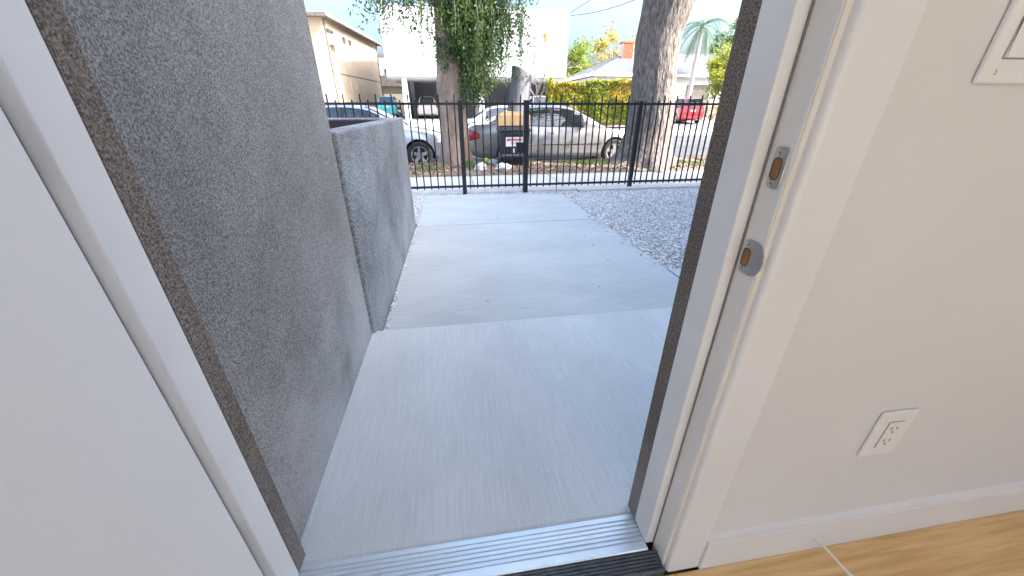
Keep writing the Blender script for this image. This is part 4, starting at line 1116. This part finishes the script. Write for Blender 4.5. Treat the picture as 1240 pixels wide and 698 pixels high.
# beige apartment block
c0 = aty(389, 22, 32); cdir = Vector((1.1, 10, 0)).normalized(); cn = Vector((cdir.y, -cdir.x, 0))
be = thing('apartment_block', 'two storey beige apartment block with dark eaves and small windows', 'building', (c0.x, 32, .1))
ez = 6.55
def q3(u_, v_, z): p = Vector((c0.x, 32, 0)) + cdir * u_ - cn * v_; return (p.x, p.y, z)
DEP, WID = 12.5, 10
m = MB(); m.v = [q3(0, 0, -.1), q3(DEP, 0, -.1), q3(DEP, WID, -.1), q3(0, WID, -.1), q3(0, 0, ez), q3(DEP, 0, ez), q3(DEP, WID, ez), q3(0, WID, ez)]
m.f = [(0, 3, 2, 1), (4, 5, 6, 7), (0, 1, 5, 4), (1, 2, 6, 5), (2, 3, 7, 6), (3, 0, 4, 7)]; m.m = [0] * 6
m.build('wall', 'beige', be)
o_ = .55
m = MB(); m.v = [q3(-o_, -o_, ez + .002), q3(DEP + o_, -o_, ez + .002), q3(DEP + o_, WID + o_, ez + .002), q3(-o_, WID + o_, ez + .002), q3(-o_, -o_, ez + .2), q3(DEP + o_, -o_, ez + .2), q3(DEP + o_, WID + o_, ez + .2), q3(-o_, WID + o_, ez + .2), q3(5, 5, ez + 1.7), q3(DEP - 5, 5, ez + 1.7)]
m.f = [(0, 3, 2, 1), (0, 1, 5, 4), (1, 2, 6, 5), (2, 3, 7, 6), (3, 0, 4, 7), (4, 5, 9, 8), (5, 6, 9), (6, 7, 8, 9), (7, 4, 8)]; m.m = [0] * 9
m.build('roof', 'shingle_brown', be)
m = MB(); m.v = [q3(-.01, -.015, 3.32), q3(DEP, -.015, 3.32), q3(DEP, -.003, 3.32), q3(-.01, -.003, 3.32), q3(-.01, -.015, 3.38), q3(DEP, -.015, 3.38), q3(DEP, -.003, 3.38), q3(-.01, -.003, 3.38)]
m.f = [(0, 3, 2, 1), (4, 5, 6, 7), (0, 1, 5, 4), (1, 2, 6, 5), (2, 3, 7, 6), (3, 0, 4, 7)]; m.m = [0] * 6; m.build('band', 'shingle_brown', be)
for u_ in (.12, DEP - .1):
    dp = MB(); dp.tube([q3(u_, -.08, 0.1), q3(u_, -.08, ez - .1), q3(u_, -.4, ez + .05)], .05, 8); dp.build('downpipe', 'shingle_brown', be)
plane = ((c0.x, 32, 0), cdir, cn)
def on_side(px, py):
    p = hit(px, py, (c0.x, 32, 0), cn); return ((p - Vector((c0.x, 32, 0))).dot(cdir), p.z)
for (xa, ya, xb, yb) in ((392.5, 32, 404, 46), (413.5, 43, 418.5, 55), (421, 47, 425.5, 58), (406, 95, 413.5, 114), (423.5, 97, 426.5, 111), (429.5, 98, 433, 111)):
    ua, za = on_side(xa, ya); ub, zb_ = on_side(xb, yb)
    if ua > ub: ua, ub = ub, ua
    hi_, lo_ = max(za, zb_), min(za, zb_)
    window(be, plane, (ua, lo_ + .15), (ub, hi_ - .1), 1, frame='cream' if ya > 60 else 'shingle_brown', glass='pane')
ua, za = on_side(400, 49)
m = MB(); m.v = []; 
A0 = Vector(q3(ua - .5, -.55, za - .30)); 
m.v = [q3(ua - .45, -.5, za - .3), q3(ua + .45, -.5, za - .3), q3(ua + .45, -.01, za - .3), q3(ua - .45, -.01, za - .3), q3(ua - .45, -.5, za + .3), q3(ua + .45, -.5, za + .3), q3(ua + .45, -.01, za + .3), q3(ua - .45, -.01, za + .3)]
m.f = [(0, 3, 2, 1), (4, 5, 6, 7), (0, 1, 5, 4), (1, 2, 6, 5), (2, 3, 7, 6), (3, 0, 4, 7)]; m.m = [0] * 6; m.build('air_conditioner', 'white_wall', be, bevel=.03)
# garage behind
ga = thing('garage', 'low beige garage with sloping roof at the driveway end', 'garage', (-6.8, 48, .3))
MB().box(-9.5, -3.9, 47, 54, 0, 3.1).build('wall', 'cream', ga)
m = MB(); m.prism([(-9.8, 3.102), (-3.6, 3.102), (-3.6, 3.25), (-6.4, 4.2), (-9.8, 3.9)], 'y', 46.6, 54.4); m.build('roof', 'shingle_brown', ga)
MB().box(-7.2, -4.5, 46.95, 46.998, .3, 2.5).build('garage_door', 'beige_trim', ga)
fh = thing('far_house', 'pale distant house rising behind the beige garage', 'house', (-7.4, 70, .4))
MB().box(-16, -8.0, 68, 76, 0, 8.0).build('wall', 'house_white', fh); MB().box(-16.3, -7.7, 67.7, 76.3, 8.002, 8.4).build('roof', 'shingle', fh)
MB().box(-9.9, -8.7, 67.95, 67.998, 5.0, 6.4).build('window', 'pane', fh)

# bungalow with hip roof behind hedge
hb_ = thing('bungalow', 'single storey white house with grey hip roof and brick chimney', 'house', (20, 34, .1))
hx0, hx1, hy0, hy1, ez2 = 12.35, 30.5, 34.4, 44, 3.45
MB().box(hx0, hx1, hy0, hy1, -.1, ez2 - .02).build('wall', 'house_white', hb_)
e = .5
m = MB(); m.v = [(hx0 - e, hy0 - e, ez2), (hx1 + e, hy0 - e, ez2), (hx1 + e, hy1 + e, ez2), (hx0 - e, hy1 + e, ez2), (hx0 - e + .02, hy0 - e + .02, ez2 + .2), (hx1 + e, hy0 - e + .02, ez2 + .2), (hx1 + e, hy1 + e, ez2 + .2), (hx0 - e + .02, hy1 + e, ez2 + .2), (hx0 + 4.6, 39.2, 5.75), (hx1 - 4.6, 39.2, 5.75)]
m.f = [(0, 3, 2, 1), (4, 5, 9, 8), (5, 6, 9), (6, 7, 8, 9), (7, 4, 8)]; m.m = [0] * 5; m.build('roof', 'shingle', hb_)
m = MB(); m.box(hx0 - e - .03, hx1 + e, hy0 - e - .03, hy0 - e + .0, ez2 - .02, ez2 + .19); m.box(hx0 - e - .03, hx0 - e, hy0 - e, hy1 + e, ez2 - .02, ez2 + .19); m.build('fascia', 'trim_paint', hb_)
cp = aty(758, 64, 38)
ch = MB(); ch.box(cp.x - .48, cp.x + .48, 37.6, 38.4, 4.0, 6.3); cho = ch.build('chimney', 'mortar', hb_)
zz = 4.75; r_i = 0
while zz < 6.28:
    for k in range(3):
        xa = cp.x - .49 + k * .327 + (0 if r_i % 2 else -.0)
        MB().box(xa + .012, xa + .315, 37.57, 37.75, zz, zz + .17).build('brick', 'brick', cho)
    zz += .19; r_i += 1
MB().box(cp.x - .55, cp.x + .55, 37.53, 38.47, 6.302, 6.42).build('chimney_cap', 'brick', cho)
gx_ = aty(846, 110, hy0).x
MB().box(gx_ - 1.2, gx_ + 1.1, hy0 - .06, hy0 - .003, .1, 2.85).build('garage_door', 'shingle_brown', hb_)
for xx in (14.2, 17.6):
    window(hb_, ((xx, hy0, 0), Vector((1, 0, 0)), Vector((0, -1, 0))), (-.7, 1.1), (.7, 2.4), 1, frame='white_wall')

# hedge receding along the driveway
def blob(n, c, r, shell=.55):
    v = rng.normal(0, 1, (n, 3)); v /= np.linalg.norm(v, axis=1)[:, None]
    return np.array(c) + v * (shell + (1 - shell) * rng.random((n, 1))) * np.array(r), v
he = thing('hedge', 'tall clipped hedge turning yellow and orange beside the driveway', 'hedge', (9.9, 25, .1))
A_, B_ = np.array([13.5, 24.2]), np.array([6.25, 25.6])
dirv = (B_ - A_) / np.linalg.norm(B_ - A_); nrm = np.array([-dirv[1], dirv[0]]); Lh = np.linalg.norm(B_ - A_)
P, D, cols = [], [], []
n = 30000
t_ = rng.random(n) * Lh; s_ = rng.random(n)
hgt = 2.72
face = rng.random(n)
Pm = []
for i in range(n):
    t0 = t_[i]; bul = .22 * mnoise.noise(Vector((t0 * .8, s_[i] * 3, 1))) + .10 * mnoise.noise(Vector((t0 * 2.6, s_[i] * 7, 4)))
    top = hgt - .055 * t0 + .16 * mnoise.noise(Vector((t0 * .7, 3, 0)))
    if face[i] < .55: off, z = (.75 + bul - .25 * random.random() ** 2), .1 + s_[i] * (top - .1)
    elif face[i] < .80: off, z = random.uniform(-.8, .8), top + .8 * bul - .15 * random.random()
    else: off, z = random.uniform(-.75, .75), .1 + s_[i] * (top - .1)
    if face[i] >= .80: t0 = Lh - .15 + .3 * random.random() + bul * .5
    q = A_ + dirv * t0 + nrm * off
    Pm.append((q[0], q[1], z + (.12 if z < .2 else 0)))
Pm = np.array(Pm)
# colour drifts along the hedge: greener low and near, golden in the middle
cv = np.array([mnoise.noise(Vector((p[0] * .5, p[1] * .45, p[2] * .9))) for p in Pm]) + .25 * rng.normal(0, 1, n)
for sel, nm_, mats_ in ((cv > .18, 'golden_foliage', ['leaf_yellow', 'leaf_orange', 'leaf_gold', 'leaf_lime']), (cv <= .18, 'green_foliage', ['leaf_lime', 'leaf_light', 'leaf_yellow', 'leaf_mid'])):
    leaves_mesh(nm_, Pm[sel], rng.normal(0, 1, (sel.sum(), 3)), .16, .085, mats_, he, [.35, .25, .2, .2])
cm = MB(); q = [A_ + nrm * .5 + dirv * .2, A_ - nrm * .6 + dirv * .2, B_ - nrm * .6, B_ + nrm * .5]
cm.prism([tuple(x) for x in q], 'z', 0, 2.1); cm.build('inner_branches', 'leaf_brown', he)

def tree_far(name, label, base, h, r, mats_, probs=None, n=5000, lsz=.28, tr=.18, clumps=26, bark='twig', zc=.62, open_=.5):
    t = thing(name, label, 'tree', base)
    m = MB(); bx_, by_, bz_ = base
    m.tube([(bx_, by_, bz_ - .2), (bx_ + .05, by_, bz_ + h * .3), (bx_ - .05, by_, bz_ + h * .7)], [tr, tr * .8, tr * .35], 9)
    P, D = [], []
    for k in range(clumps):
        v = rng.normal(0, 1, 3); v /= np.linalg.norm(v); q = rng.random() ** .4
        c_ = np.array([bx_, by_, bz_ + h * zc]) + v * q * np.array([r, r, h * (1 - zc)]) * .85
        m.tube([(bx_, by_, bz_ + h * random.uniform(.25, .5)), tuple((c_ + np.array([bx_, by_, bz_ + h * .5])) / 2 + [0, 0, .1]), tuple(c_)], [tr * .35, tr * .22, tr * .08], 5)
        pts_, vv = blob(n // clumps, c_, np.array([r * .42, r * .42, r * .34]) * rng.uniform(.6, 1.2), .25)
        P.append(pts_); D.append(vv)
    m.build('trunk', bark, t)
    leaves_mesh('crown', np.concatenate(P), np.concatenate(D) * open_, lsz, lsz * .55, mats_, t, probs)
    return t
g1 = aty(708, 95, 48); tree_far('broadleaf_tree', 'rounded green tree between the white building and the bungalow', (g1.x - 1.0, 48, .3), 7.6, 3.0, ['leaf_light', 'leaf_mid', 'leaf_lime', 'leaf_yellow'], [.35, .3, .2, .15], 7000, .30)
g2 = aty(745, 60, 56); tree_far('autumn_tree', 'sparse golden autumn tree rising behind the brick chimney', (g2.x, 56, .4), 11.0, 3.4, ['leaf_yellow', 'leaf_gold', 'leaf_light', 'leaf_tan'], [.3, .3, .25, .15], 2600, .34, clumps=22)
g3 = aty(873, 90, 26); tree_far('clipped_tree', 'bright lime green rounded tree beside the far driveway', (g3.x + .5, 26, .0), 4.9, 1.75, ['leaf_lime', 'leaf_yellow', 'leaf_light'], [.45, .25, .3], 9000, .17, zc=.66)
g4 = aty(890, 55, 46); tree_far('conifer_tree', 'taller dark green tree behind the lime green one', (g4.x, 46, .3), 10.5, 2.6, ['leaf_mid', 'leaf_light', 'leaf_dark'], None, 5000, .3)
# extra low greenery on the far side
def shrub(label, base, r, h, mats_, n=900, lsz=.13):
    t = thing('shrub', label, 'shrub', base)
    st_ = MB()
    for i in range(5): st_.tube([base, (base[0] + random.gauss(0, r * .4), base[1] + random.gauss(0, r * .4), base[2] + h * .8)], [.02, .008], 5)
    st_.build('stems', 'twig', t)
    p, v = blob(n, (base[0], base[1], base[2] + h * .5), (r, r, h * .5), .4)
    leaves_mesh('foliage', p, v, lsz, lsz * .5, mats_, t)
s1 = aty(668, 100, 30); shrub('small yellow green shrub beside the white parked car', (8.3, 31.5, .1), .8, 2.7, ['leaf_lime', 'leaf_light'])
shrub('green shrub behind the red car near the garage door', (19.6, 33.0, .1), 1.0, 1.7, ['leaf_mid', 'leaf_lime', 'leaf_light'])
shrub('flowering shrub beside the red car in the far driveway', (21.4, 30.6, 0), .9, 1.4, ['leaf_light', 'leaf_orange', 'leaf_tan'])
# palm
pb = aty(836, 110, 40)
pm = thing('palm_tree', 'slender palm with drooping fronds in front of the bungalow garage', 'palm', (pb.x - .2, 33.2, .1))
PX, PYY = aty(845, 60, 33.2).x, 33.2
HT = aty(852, 32, 33.2).z
m = MB(); m.tube([(PX, PYY, -.1), (PX - .02, PYY, 2), (PX + .03, PYY, 4.5), (PX + .06, PYY, HT)], [.24, .19, .17, .14], 12, wob=.1); m.build('trunk', 'bark_palm', pm, smooth=True)
random.seed(5)
for k in range(22):
    a = k * 2.399; up = random.uniform(.1, 1.1) if k % 3 else random.uniform(-.5, .1)
    d = Vector((math.cos(a), math.sin(a), up)).normalized(); p = Vector((PX + .06, PYY, HT)); pts_ = [p.copy()]
    fr = MB()
    for i in range(14):
        d = (d + Vector((0, 0, -.15))).normalized(); p = p + d * .20; pts_.append(p.copy())
        sd_ = d.cross(Vector((0, 0, 1))).normalized()
        for s_ in (-1, 1):
            for jj in (0, .5):
                q = p - d * .17 * jj; ll = .55 * math.sin(math.pi * min((i + 1.5) / 15, 1)) + .1
                tip = q + sd_ * s_ * ll * .75 + d * ll * .45 + Vector((0, 0, -.35 * ll))
                fr.quad([q, q + d * .035, tip, q - d * .012])
    fr.tube(pts_[::2], [.018 * (1 - i / 8) + .004 for i in range(len(pts_[::2]))], 5)
    fr.build('frond', 'leaf_palm', pm, fixn=False)
# bare branched little tree in front of the white building
bt = thing('bare_tree', 'small leafless tree with spreading twigs before the white building', 'tree', (5.6, 26, .0))
random.seed(12); m = MB(); out = []
m.tube([(5.5, 26, -.1), (5.55, 26, 1.4)], [.08, .06], 8)
for i in range(7): limb(m, (5.55, 26, 1.2 + random.random() * .3), (random.gauss(.2, .5), random.gauss(0, .4), 1), 2.6, .045, 2, out)
m.build('branches', 'twig', bt)
# overhead wires to a pole on the near verge, out to the right
pl_ = thing('utility_pole', 'wooden utility pole with crossarm carrying the overhead wires', 'pole', (13.5, 8.5, -.1))
m = MB(); m.tube([(13.5, 8.5, -.3), (13.5, 8.5, 10)], [.16, .11], 12); m.build('post', 'pole_wood', pl_)
MB().box(12.4, 14.6, 8.36, 8.38 + .1, 9.3, 9.42).build('crossarm', 'pole_wood', pl_)
aP = aty(690.5, 17, YB)
for k, (endx, endz, sag, px_, py_) in enumerate(((12.6, 9.42, .35, 690, 16), (14.3, 9.42, 1.5, 691, 19))):
    a = aty(px_, py_, YB - .02); b_ = Vector((endx, 8.42, endz)); m = MB()
    m.tube([a.lerp(b_, q) + Vector((0, 0, -sag * 4 * q * (1 - q))) for q in np.linspace(0, 1, 25)], .022, 6)
    tag(m.build('overhead_wire', 'wire', origin=tuple(a)), ('thin taut' if k == 0 else 'thin sagging') + ' black wire running from the white building corner', 'wire')
